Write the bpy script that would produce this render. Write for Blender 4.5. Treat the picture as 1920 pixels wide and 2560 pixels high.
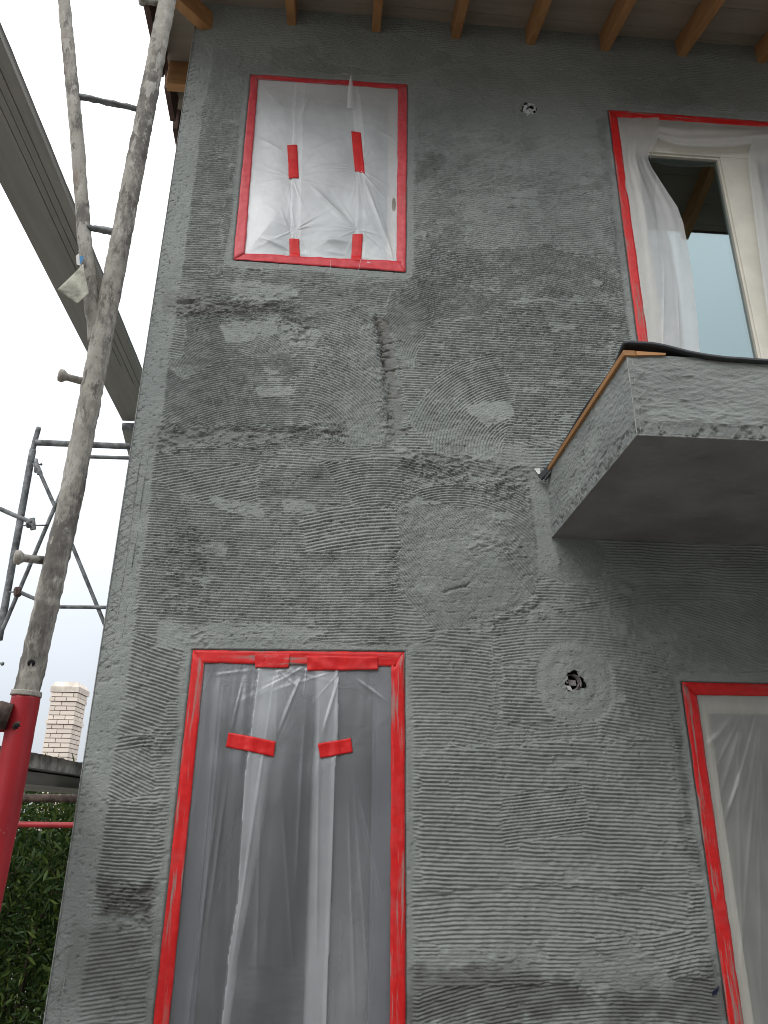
import bpy, math, random
import numpy as np
from mathutils import Matrix, Vector

for _o in list(bpy.data.objects):
    bpy.data.objects.remove(_o)
SC = bpy.context.scene
COL = SC.collection
random.seed(11)
RNG = np.random.default_rng(7)
PI = math.pi

# ------------------------------------------------------------------ camera
FPX = 1876.0                       # focal length in pixels of a 1920 x 2560 frame


def _n(v):
    return v / np.linalg.norm(v)


EZ = _n(np.array([53., -4680., FPX]))
EY = np.array([-150., 750., FPX])
EY = _n(EY - EZ * (EY @ EZ))
EX = np.cross(EY, EZ)
CAM = np.array([0.0, -3.0, 1.6])
cam_d = bpy.data.cameras.new('camera')
cam_d.sensor_fit = 'VERTICAL'
cam_d.sensor_height = 36.0
cam_d.lens = 36.0 * FPX / 2560.0
cam_d.clip_start = 0.05
cam_d.clip_end = 600.0
cam = bpy.data.objects.new('camera', cam_d)
COL.objects.link(cam)
_r = np.array([EX[0], EY[0], EZ[0]])
_u = -np.array([EX[1], EY[1], EZ[1]])
_b = -np.array([EX[2], EY[2], EZ[2]])
cam.matrix_world = Matrix(((_r[0], _u[0], _b[0], CAM[0]), (_r[1], _u[1], _b[1], CAM[1]),
                           (_r[2], _u[2], _b[2], CAM[2]), (0, 0, 0, 1)))
SC.camera = cam

# ------------------------------------------------------------------ sky, sun, exposure
SUN_EL, SUN_ROT = math.radians(40), math.radians(208)
world = bpy.data.worlds.new('World')
SC.world = world
world.use_nodes = True
wn, wl = world.node_tree.nodes, world.node_tree.links
wn.clear()
w_out = wn.new('ShaderNodeOutputWorld')
w_bg = wn.new('ShaderNodeBackground')
w_bg.inputs['Strength'].default_value = 0.1
w_sky = wn.new('ShaderNodeTexSky')
w_sky.sky_type = 'NISHITA'
w_sky.sun_disc = False
w_sky.sun_elevation = SUN_EL
w_sky.sun_rotation = SUN_ROT
w_tc = wn.new('ShaderNodeTexCoord')
w_sep = wn.new('ShaderNodeSeparateXYZ')
wl.new(w_tc.outputs['Generated'], w_sep.inputs[0])
w_ramp = wn.new('ShaderNodeValToRGB')             # overcast deck: brighter to the zenith
w_ramp.color_ramp.elements[0].position = 0.0
w_ramp.color_ramp.elements[0].color = (0.195, 0.208, 0.228, 1)
w_ramp.color_ramp.elements[1].position = 1.0
w_ramp.color_ramp.elements[1].color = (0.97, 0.985, 1.0, 1)
_e = w_ramp.color_ramp.elements.new(0.45)
_e.color = (0.425, 0.443, 0.468, 1)
wl.new(w_sep.outputs['Z'], w_ramp.inputs['Fac'])
w_noise = wn.new('ShaderNodeTexNoise')
w_noise.inputs['Scale'].default_value = 2.2
w_noise.inputs['Detail'].default_value = 5
wl.new(w_tc.outputs['Generated'], w_noise.inputs['Vector'])
w_nr = wn.new('ShaderNodeMapRange')
w_nr.inputs['From Min'].default_value = 0.3
w_nr.inputs['From Max'].default_value = 0.7
w_nr.inputs['To Min'].default_value = 16.5
w_nr.inputs['To Max'].default_value = 19.5
wl.new(w_noise.outputs['Fac'], w_nr.inputs['Value'])
w_mul = wn.new('ShaderNodeVectorMath')
w_mul.operation = 'SCALE'
wl.new(w_ramp.outputs['Color'], w_mul.inputs[0])
wl.new(w_nr.outputs[0], w_mul.inputs['Scale'])
w_mix = wn.new('ShaderNodeMixRGB')
w_mix.inputs['Fac'].default_value = 0.93
wl.new(w_sky.outputs[0], w_mix.inputs['Color1'])
wl.new(w_mul.outputs[0], w_mix.inputs['Color2'])
wl.new(w_mix.outputs[0], w_bg.inputs['Color'])
wl.new(w_bg.outputs[0], w_out.inputs[0])

sun_d = bpy.data.lights.new('sun', 'SUN')
sun_d.energy = 0.9
sun_d.angle = math.radians(42)
sun_d.color = (1.0, 0.97, 0.92)
sun = bpy.data.objects.new('sun', sun_d)
COL.objects.link(sun)
_sd = Vector((math.cos(SUN_EL) * math.sin(SUN_ROT), math.cos(SUN_EL) * math.cos(SUN_ROT), math.sin(SUN_EL)))
sun.rotation_euler = _sd.to_track_quat('Z', 'Y').to_euler()
sun.location = (0, -4, 12)

SC.view_settings.view_transform = 'Standard'
SC.view_settings.look = 'None'
SC.view_settings.exposure = 0.75
SC.view_settings.gamma = 1.0
SC.view_settings.use_curve_mapping = False
SC.render.engine = 'CYCLES'
SC.cycles.max_bounces = 8
SC.cycles.transparent_max_bounces = 12
SC.cycles.caustics_reflective = False
SC.cycles.caustics_refractive = False
SC.cycles.use_denoising = True
SC.cycles.filter_width = 1.0


# ------------------------------------------------------------------ measuring the place
def ray(px, py):
    d = np.array([(px - 960) / FPX, (py - 1280) / FPX, 1.0])
    return np.array([d @ EX, d @ EY, d @ EZ])


def at(px, py, Y=0.0):
    r = ray(px, py)
    return CAM + r * ((Y - CAM[1]) / r[1])


def at_z(px, py, Z):
    r = ray(px, py)
    return CAM + r * ((Z - CAM[2]) / r[2])


def seen(P):
    d = P - CAM
    c = d[..., 0:1] * EX + d[..., 1:2] * EY + d[..., 2:3] * EZ
    return c[..., 0] / c[..., 2] * FPX + 960, c[..., 1] / c[..., 2] * FPX + 1280


K = 1920 / 1659.0


def wd(x, y):                      # the same, from the 1659 pixel wide view of the photograph
    p = at(x * K, y * K)
    return p[0], p[2]


# ------------------------------------------------------------------ helpers
def smooth01(x):
    x = np.clip(x, 0, 1)
    return x * x * (3 - 2 * x)


def vnoise(u, v, scale, seed):
    """value noise over arrays u, v with features of about 1/scale metres; -1..1"""
    r = np.random.default_rng(seed)
    N = 256
    g = r.uniform(-1, 1, (N, N)).astype(np.float32)
    x, y = u * scale + 37.3, v * scale + 11.7
    xi, yi = np.floor(x).astype(np.int64), np.floor(y).astype(np.int64)
    fx, fy = (x - xi), (y - yi)
    fx = fx * fx * (3 - 2 * fx)
    fy = fy * fy * (3 - 2 * fy)
    x0, x1, y0, y1 = xi % N, (xi + 1) % N, yi % N, (yi + 1) % N
    return (g[x0, y0] * (1 - fx) + g[x1, y0] * fx) * (1 - fy) + (g[x0, y1] * (1 - fx) + g[x1, y1] * fx) * fy


def fbm(u, v, scale, seed, octs=4, gain=0.5):
    t, a, s = 0, 1.0, 0.0
    for k in range(octs):
        t = t + a * vnoise(u, v, scale * 2 ** k, seed + k * 17)
        s += a
        a *= gain
    return t / s


def tag(o, label=None, cat=None, group=None, kind=None):
    if label:
        o['label'] = label
    if cat:
        o['category'] = cat
    if group:
        o['group'] = group
    if kind:
        o['kind'] = kind
    return o


def thing(name, label, cat, loc=(0, 0, 0), group=None):
    o = bpy.data.objects.new(name, None)
    o.empty_display_size = 0.1
    COL.objects.link(o)
    o.location = loc
    return tag(o, label, cat, group)


def origin_of(o):
    p = Vector((0, 0, 0))
    while o is not None:
        p += o.location
        o = o.parent
    return p


def link(name, me, parent=None, mat=None, smooth=True, base=None):
    """mesh vertices are given in world space; they are moved to the parent's own space"""
    o = bpy.data.objects.new(name, me)
    COL.objects.link(o)
    if parent is not None:
        o.parent = parent
        me.transform(Matrix.Translation(-origin_of(parent)))
    elif base is not None:
        me.transform(Matrix.Translation(-Vector(base)))
        o.location = base
    if mat is not None:
        me.materials.append(mat)
    if smooth:
        me.polygons.foreach_set('use_smooth', np.ones(len(me.polygons), dtype=bool))
    return o


def mesh(verts, faces):
    me = bpy.data.meshes.new('m')
    me.from_pydata([tuple(map(float, v)) for v in verts], [], faces)
    me.update()
    return me


def quads_mesh(V, F, attrs=None):
    """V (n,3) F (m,4) numpy"""
    me = bpy.data.meshes.new('m')
    n, m = len(V), len(F)
    me.vertices.add(n)
    me.vertices.foreach_set('co', np.ascontiguousarray(V, dtype=np.float32).ravel())
    me.loops.add(m * 4)
    me.loops.foreach_set('vertex_index', np.ascontiguousarray(F, dtype=np.int32).ravel())
    me.polygons.add(m)
    me.polygons.foreach_set('loop_start', np.arange(0, m * 4, 4, dtype=np.int32))
    me.polygons.foreach_set('loop_total', np.full(m, 4, dtype=np.int32))
    me.update(calc_edges=True)
    for k, a in (attrs or {}).items():
        at_ = me.attributes.new(k, 'FLOAT', 'POINT')
        at_.data.foreach_set('value', np.ascontiguousarray(a, dtype=np.float32).ravel())
    return me


def grid_mesh(P, keep=None, attrs=None, flip=False):
    n, m = P.shape[:2]
    idx = np.arange(n * m).reshape(n, m)
    F = np.stack([idx[:-1, :-1], idx[1:, :-1], idx[1:, 1:], idx[:-1, 1:]], -1)
    if flip:
        F = F[..., ::-1]
    F = F[keep] if keep is not None else F.reshape(-1, 4)
    V = P.reshape(-1, 3)
    at_ = {k: a.ravel() for k, a in (attrs or {}).items()}
    if keep is not None:
        used = np.zeros(n * m, bool)
        used[F.ravel()] = True
        mp = np.cumsum(used) - 1
        F = mp[F]
        V = V[used]
        at_ = {k: a[used] for k, a in at_.items()}
    return quads_mesh(V, F, at_)


class MB:
    """collects simple solids into one mesh"""
    def __init__(self):
        self.v, self.f = [], []

    def solid(self, corners):
        """eight corners: bottom loop then top loop"""
        k = len(self.v)
        self.v += [tuple(map(float, c)) for c in corners]
        self.f += [(k, k + 3, k + 2, k + 1), (k + 4, k + 5, k + 6, k + 7), (k, k + 1, k + 5, k + 4),
                   (k + 1, k + 2, k + 6, k + 5), (k + 2, k + 3, k + 7, k + 6), (k + 3, k, k + 4, k + 7)]
        return self

    def box(self, a, b):
        x0, y0, z0 = a
        x1, y1, z1 = b
        return self.solid([(x0, y0, z0), (x1, y0, z0), (x1, y1, z0), (x0, y1, z0),
                           (x0, y0, z1), (x1, y0, z1), (x1, y1, z1), (x0, y1, z1)])

    def bar(self, p, q, w, h, up=(0, 0, 1)):
        """rectangular bar from p to q; w across, h along up"""
        p, q = np.array(p, float), np.array(q, float)
        d = _n(q - p)
        s = np.cross(d, np.array(up, float))
        s = _n(s) if np.linalg.norm(s) > 1e-6 else np.array([1., 0, 0])
        u = np.cross(s, d)
        a, b = s * w / 2, u * h / 2
        return self.solid([p - a - b, p + a - b, q + a - b, q - a - b, p - a + b, p + a + b, q + a + b, q - a + b])

    def tube(self, pts, r, seg=12, rough=0.0, seed=0, sub=1, cap=True, rscale=60):
        pts = [np.array(p, float) for p in pts]
        if sub > 1:
            out = []
            for a, b in zip(pts[:-1], pts[1:]):
                out += [a + (b - a) * t / sub for t in range(sub)]
            pts = out + [pts[-1]]
        n = len(pts)
        rad = r if hasattr(r, '__len__') else [r] * n
        if len(rad) != n:
            rad = np.interp(np.linspace(0, 1, n), np.linspace(0, 1, len(rad)), rad)
        k0 = len(self.v)
        prev = None
        L = 0.0
        for i, p in enumerate(pts):
            d = pts[min(i + 1, n - 1)] - pts[max(i - 1, 0)]
            d = _n(d)
            if prev is None:
                ref = np.array([0, 0, 1.]) if abs(d[2]) < 0.9 else np.array([1., 0, 0])
                s = _n(np.cross(d, ref))
            else:
                s = _n(prev - d * (prev @ d))
            prev = s
            t = np.cross(d, s)
            if i:
                L += np.linalg.norm(p - pts[i - 1])
            for j in range(seg):
                a = 2 * PI * j / seg
                rr = rad[i]
                if rough:
                    rr = rr + rough * max(-0.5, float(fbm(np.array(rscale * rr * 1.5 * math.cos(a) * 1.0 + 3 * math.sin(a)), np.array(L * rscale), 1.0, seed, 3)) * 1.6)
                self.v.append(tuple(p + (s * math.cos(a) + t * math.sin(a)) * rr))
        for i in range(n - 1):
            for j in range(seg):
                a, b = k0 + i * seg + j, k0 + i * seg + (j + 1) % seg
                self.f.append((a, b, b + seg, a + seg))
        if cap:
            self.f.append(tuple(k0 + j for j in range(seg))[::-1])
            self.f.append(tuple(k0 + (n - 1) * seg + j for j in range(seg)))
        return self

    def build(self, name, mat, parent=None, smooth=False, base=None):
        return link(name, mesh(self.v, self.f), parent, mat, smooth, base)


def lathe(mb, c, axis, prof, seg=14):
    """prof: list of (distance along axis, radius)"""
    pts = [np.array(c) + _n(np.array(axis, float)) * d for d, _ in prof]
    mb.tube(pts, [r for _, r in prof], seg)
    return mb


def bevel(o, w=0.002, seg=1):
    m = o.modifiers.new('bevel', 'BEVEL')
    m.width = w
    m.segments = seg
    m.limit_method = 'ANGLE'
    return o


# ------------------------------------------------------------------ materials
class NT:
    def __init__(self, name):
        self.m = bpy.data.materials.new(name)
        self.m.use_nodes = True
        self.t = self.m.node_tree
        self.t.nodes.clear()
        self.out = self.t.nodes.new('ShaderNodeOutputMaterial')
        self.p = self.t.nodes.new('ShaderNodeBsdfPrincipled')
        self.t.links.new(self.p.outputs[0], self.out.inputs['Surface'])

    def n(self, typ, **kw):
        o = self.t.nodes.new(typ)
        for k, v in kw.items():
            setattr(o, k, v)
        return o

    def l(self, a, b):
        self.t.links.new(a, b)

    def val(self, sock, v):
        if hasattr(v, 'is_output') or isinstance(v, bpy.types.NodeSocket):
            self.l(v, sock)
        else:
            sock.default_value = v

    def coord(self, scale=(1, 1, 1), kind='Object'):
        tc = self.n('ShaderNodeTexCoord')
        mp = self.n('ShaderNodeMapping')
        mp.inputs['Scale'].default_value = scale
        self.l(tc.outputs[kind], mp.inputs[0])
        return mp.outputs[0]

    def noise(self, scale, detail=4, rough=0.55, vec=None, dist=0.0):
        o = self.n('ShaderNodeTexNoise')
        o.inputs['Scale'].default_value = scale
        o.inputs['Detail'].default_value = detail
        o.inputs['Roughness'].default_value = rough
        o.inputs['Distortion'].default_value = dist
        self.l(vec if vec is not None else self.coord(), o.inputs['Vector'])
        return o.outputs['Fac']

    def rng(self, v, a, b, c=0.0, d=1.0, smooth=True):
        o = self.n('ShaderNodeMapRange')
        if smooth:
            o.interpolation_type = 'SMOOTHSTEP'
        self.l(v, o.inputs['Value'])
        for k, x in zip(('From Min', 'From Max', 'To Min', 'To Max'), (a, b, c, d)):
            o.inputs[k].default_value = x
        return o.outputs[0]

    def mix(self, fac, a, b, mode='MIX'):
        o = self.n('ShaderNodeMixRGB', blend_type=mode)
        self.val(o.inputs['Fac'], fac)
        for s, v in ((o.inputs['Color1'], a), (o.inputs['Color2'], b)):
            if isinstance(v, tuple):
                s.default_value = v if len(v) == 4 else (*v, 1)
            else:
                self.l(v, s)
        return o.outputs[0]

    def math(self, op, a, b=0.0, clamp=False):
        o = self.n('ShaderNodeMath', operation=op, use_clamp=clamp)
        self.val(o.inputs[0], a)
        self.val(o.inputs[1], b)
        return o.outputs[0]

    def attr(self, name):
        o = self.n('ShaderNodeAttribute', attribute_name=name)
        return o.outputs['Fac']

    def bump(self, h, strength=0.3, dist=0.01):
        o = self.n('ShaderNodeBump')
        o.inputs['Strength'].default_value = strength
        o.inputs['Distance'].default_value = dist
        self.l(h, o.inputs['Height'])
        self.l(o.outputs[0], self.p.inputs['Normal'])
        return o.outputs[0]

    def set(self, col=None, rough=0.8, spec=0.3, metal=0.0):
        if col is not None:
            if isinstance(col, tuple):
                self.p.inputs['Base Color'].default_value = (*col, 1) if len(col) == 3 else col
            else:
                self.l(col, self.p.inputs['Base Color'])
        self.val(self.p.inputs['Roughness'], rough)
        self.p.inputs['Specular IOR Level'].default_value = spec
        self.p.inputs['Metallic'].default_value = metal
        return self


def plain(name, col, rough=0.7, spec=0.3, var=0.12, scale=14, bump=0.15, metal=0.0, stretch=(1, 1, 1)):
    t = NT(name)
    v = t.coord(stretch)
    n1 = t.noise(scale, 5, 0.6, v)
    dark = tuple(c * (1 - 2 * var) for c in col)
    lite = tuple(min(1, c * (1 + 1.4 * var)) for c in col)
    c = t.mix(t.rng(n1, 0.3, 0.7), dark, lite)
    t.set(c, rough, spec, metal)
    if bump:
        t.bump(t.noise(scale * 5, 4, 0.6, v), bump, 0.004)
    return t.m


def stucco_material():
    t = NT('wet_cement_render')
    big = t.noise(1.7, 4, 0.55)
    mid = t.noise(9, 5, 0.62)
    fine = t.noise(160, 4, 0.7)
    grit = t.noise(420, 2, 0.6)
    a = t.mix(t.rng(big, 0.3, 0.7), (0.232, 0.252, 0.241), (0.300, 0.321, 0.308))
    b = t.mix(t.math('MULTIPLY', t.rng(mid, 0.35, 0.75), 0.35), a, (0.345, 0.366, 0.350))
    c = t.mix(t.math('MULTIPLY', t.attr('pale'), 0.8), b, (0.40, 0.418, 0.402))
    d = t.mix(t.math('MULTIPLY', t.attr('wet'), 0.85), c, (0.080, 0.079, 0.077))
    e = t.mix(t.math('MULTIPLY', t.attr('brown'), 0.8), d, (0.165, 0.156, 0.142))
    f = t.mix(t.math('MULTIPLY', t.rng(fine, 0.42, 0.2), 0.22), e, (0.09, 0.095, 0.093))
    g = t.mix(t.math('MULTIPLY', t.rng(grit, 0.60, 0.78), 0.35), f, (0.40, 0.41, 0.40))
    r = t.math('SUBTRACT', 0.86, t.math('MULTIPLY', t.attr('wet'), 0.25))
    t.set(g, r, 0.22)
    hh = t.math('ADD', t.math('MULTIPLY', fine, 0.7), t.math('MULTIPLY', grit, 0.35))
    t.bump(hh, 0.9, 0.006)
    return t.m


def plaster_dark_material():
    t = NT('float_finished_cement')
    n1 = t.noise(3.0, 6, 0.6)
    n2 = t.noise(2.2, 6, 0.68, t.coord((1.5, 3.5, 3)))
    c = t.mix(t.rng(n1, 0.3, 0.7), (0.165, 0.163, 0.160), (0.235, 0.232, 0.228))
    c = t.mix(t.math('MULTIPLY', t.rng(n2, 0.52, 0.72), 0.45), c, (0.10, 0.098, 0.096))
    t.set(c, 0.9, 0.15)
    t.bump(t.noise(90, 5, 0.65), 0.4, 0.004)
    return t.m


def tape_material(name, stretch, smear, lo=(0.58, 0.011, 0.012), hi=(0.68, 0.019, 0.019)):
    """red masking tape, dull cement dragged over it along its length"""
    t = NT(name)
    v = t.coord(stretch)
    s1 = t.noise(1.0, 5, 0.62, v)
    s2 = t.noise(2.6, 3, 0.5)
    amt = t.math('MULTIPLY', t.rng(s1, 0.52, 0.66), t.rng(s2, 0.62 - 0.3 * smear, 0.80 - 0.3 * smear))
    base = t.mix(t.rng(t.noise(30, 4, 0.6), 0.35, 0.7), lo, hi)
    c = t.mix(t.math('MULTIPLY', amt, 0.85), base, (0.26, 0.235, 0.21))
    dust = t.rng(t.noise(7, 5, 0.6), 0.5, 0.8)
    c = t.mix(t.math('MULTIPLY', dust, 0.22 * smear + 0.05), c, (0.40, 0.20, 0.19))
    t.set(c, t.math('ADD', 0.42, t.math('MULTIPLY', amt, 0.4)), 0.35)
    t.bump(t.noise(45, 4, 0.6, v), 0.25, 0.003)
    return t.m


def film_material(name, base, gain, tint=(0.80, 0.82, 0.84), rough=0.22, spec=0.5):
    """polythene film; 'dens' (0..1) says how many layers lie over one another"""
    t = NT(name)
    dn = t.math('ADD', base, t.math('MULTIPLY', t.attr('dens'), gain), True)
    haze = t.noise(6, 5, 0.6)
    dn = t.math('MULTIPLY', dn, t.rng(haze, 0.2, 0.8, 0.85, 1.1, False), True)
    t.set(tint, rough, spec)
    t.p.inputs['Base Color'].default_value = (*tint, 1)
    tr = t.n('ShaderNodeBsdfTranslucent')
    tr.inputs['Color'].default_value = (*tint, 1)
    mx0 = t.n('ShaderNodeMixShader')
    mx0.inputs[0].default_value = 0.22
    t.l(t.p.outputs[0], mx0.inputs[1])
    t.l(tr.outputs[0], mx0.inputs[2])
    tp = t.n('ShaderNodeBsdfTransparent')
    mx = t.n('ShaderNodeMixShader')
    t.l(dn, mx.inputs[0])
    t.l(tp.outputs[0], mx.inputs[1])
    t.l(mx0.outputs[0], mx.inputs[2])
    b = t.n('ShaderNodeBump')
    b.inputs['Strength'].default_value = 0.15
    b.inputs['Distance'].default_value = 0.004
    t.l(t.noise(22, 4, 0.6), b.inputs['Height'])
    t.l(b.outputs[0], t.p.inputs['Normal'])
    gl = t.n('ShaderNodeBsdfGlossy')                     # the sheen of the clear layer itself
    gl.inputs['Roughness'].default_value = rough
    gl.inputs['Color'].default_value = (0.9, 0.92, 0.95, 1)
    t.l(b.outputs[0], gl.inputs['Normal'])
    lw = t.n('ShaderNodeLayerWeight')
    lw.inputs['Blend'].default_value = 0.25
    t.l(b.outputs[0], lw.inputs['Normal'])
    mx2 = t.n('ShaderNodeMixShader')
    t.l(t.rng(lw.outputs['Facing'], 0.0, 1.0, 0.035, 0.36, False), mx2.inputs[0])
    t.l(mx.outputs[0], mx2.inputs[1])
    t.l(gl.outputs[0], mx2.inputs[2])
    t.l(mx2.outputs[0], t.out.inputs['Surface'])
    return t.m


def pole_material():
    """steel scaffold tube crusted with old cement, paint flakes and rust"""
    t = NT('crusted_scaffold_tube')
    v = t.coord((1, 1, 0.40))
    n1 = t.noise(13, 9, 0.74, v)
    n2 = t.noise(30, 8, 0.72, v, 0.3)
    n3 = t.noise(7, 6, 0.62, v)
    n4 = t.noise(95, 4, 0.7, v)
    c = t.mix(t.rng(n1, 0.43, 0.55), (0.155, 0.145, 0.132), (0.36, 0.340, 0.300))
    c = t.mix(t.math('MULTIPLY', t.rng(n3, 0.56, 0.66), 0.5), c, (0.150, 0.085, 0.062))
    c = t.mix(t.math('MULTIPLY', t.rng(n2, 0.55, 0.59), 0.8), c, (0.45, 0.435, 0.395))
    c = t.mix(t.math('MULTIPLY', t.rng(n2, 0.42, 0.38), 0.7), c, (0.085, 0.075, 0.070))
    c = t.mix(t.math('MULTIPLY', t.rng(n4, 0.60, 0.70), 0.35), c, (0.48, 0.46, 0.42))
    c = t.mix(t.math('MULTIPLY', t.rng(n4, 0.40, 0.32), 0.45), c, (0.06, 0.05, 0.048))
    t.set(c, 0.85, 0.25)
    t.bump(t.math('ADD', n1, t.math('MULTIPLY', n4, 0.5)), 0.8, 0.006)
    return t.m


def red_paint_material():
    t = NT('worn_red_scaffold_paint')
    v = t.coord((1, 1, 0.4))
    n1 = t.noise(14, 6, 0.65, v)
    n2 = t.noise(55, 5, 0.7)
    n3 = t.noise(60, 3, 0.6, t.coord((1, 1, 0.05)))
    c = t.mix(t.rng(n1, 0.3, 0.7), (0.27, 0.013, 0.019), (0.40, 0.020, 0.027))
    c = t.mix(t.math('MULTIPLY', t.rng(n3, 0.55, 0.75), 0.3), c, (0.36, 0.06, 0.065))
    c = t.mix(t.math('MULTIPLY', t.rng(n2, 0.66, 0.72), 0.8), c, (0.44, 0.30, 0.28))
    c = t.mix(t.math('MULTIPLY', t.rng(n1, 0.67, 0.73), 0.8), c, (0.06, 0.03, 0.025))
    t.set(c, 0.48, 0.4)
    t.bump(n2, 0.25, 0.003)
    return t.m


def wood_material(name, a, b, dark, axis='Y', scale=1.0, rough=0.7):
    t = NT(name)
    s = {'X': (1.2, 16, 16), 'Y': (16, 1.2, 16), 'Z': (16, 16, 1.2)}[axis]
    v = t.coord(tuple(k * scale for k in s))
    n1 = t.noise(1.0, 6, 0.6, v, 0.8)
    n2 = t.noise(4.0, 4, 0.6, v)
    c = t.mix(t.rng(n1, 0.3, 0.7), a, b)
    c = t.mix(t.math('MULTIPLY', t.rng(n2, 0.58, 0.75), 0.5), c, dark)
    t.set(c, rough, 0.25)
    t.bump(n2, 0.2, 0.002)
    return t.m


def plank_material():
    t = NT('grey_weathered_plank')
    v = t.coord((14, 0.8, 14))
    n1 = t.noise(1.0, 6, 0.62, v, 0.4)
    n2 = t.noise(5, 5, 0.6)
    n3 = t.noise(2.2, 2, 0.5, t.coord((26, 0.35, 26)))
    c = t.mix(t.rng(n1, 0.3, 0.7), (0.235, 0.230, 0.212), (0.300, 0.292, 0.268))
    c = t.mix(t.math('MULTIPLY', t.rng(n2, 0.5, 0.8), 0.4), c, (0.34, 0.33, 0.305))
    t.set(c, 0.88, 0.2)
    t.bump(n3, 0.2, 0.004)
    return t.m


def brick_paint_material():
    t = NT('painted_brick')
    n = t.noise(5, 5, 0.6)
    r = t.n('ShaderNodeObjectInfo')
    c = t.mix(r.outputs['Random'], (0.62, 0.545, 0.475), (0.72, 0.635, 0.555))
    c = t.mix(t.math('MULTIPLY', t.rng(n, 0.64, 0.72), 0.55), c, (0.30, 0.20, 0.15))
    t.set(c, 0.8, 0.25)
    t.bump(t.noise(40, 4, 0.6), 0.3, 0.004)
    return t.m


def leaf_material():
    t = NT('shrub_leaf')
    a = t.attr('tint')
    c = t.mix(a, (0.020, 0.052, 0.014), (0.125, 0.175, 0.030))
    t.set(c, 0.55, 0.3)
    tr = t.n('ShaderNodeBsdfTranslucent')
    t.l(c, tr.inputs['Color'])
    mx = t.n('ShaderNodeMixShader')
    mx.inputs[0].default_value = 0.25
    t.l(t.p.outputs[0], mx.inputs[1])
    t.l(tr.outputs[0], mx.inputs[2])
    t.l(mx.outputs[0], t.out.inputs['Surface'])
    return t.m


def glass_material(name='coated_window_glass', lo=0.26, hi=0.95, rough=0.015):
    t = NT(name)
    gl = t.n('ShaderNodeBsdfGlossy')
    gl.inputs['Roughness'].default_value = rough
    gl.inputs['Color'].default_value = (0.76, 0.93, 0.95, 1)
    tp = t.n('ShaderNodeBsdfTransparent')
    tp.inputs['Color'].default_value = (0.55, 0.62, 0.60, 1)
    lw = t.n('ShaderNodeLayerWeight')
    lw.inputs['Blend'].default_value = 0.35
    mx = t.n('ShaderNodeMixShader')
    t.l(t.rng(lw.outputs['Fresnel'], 0.0, 1.0, lo, hi, False), mx.inputs[0])
    t.l(tp.outputs[0], mx.inputs[1])
    t.l(gl.outputs[0], mx.inputs[2])
    t.l(mx.outputs[0], t.out.inputs['Surface'])
    return t.m


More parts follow.
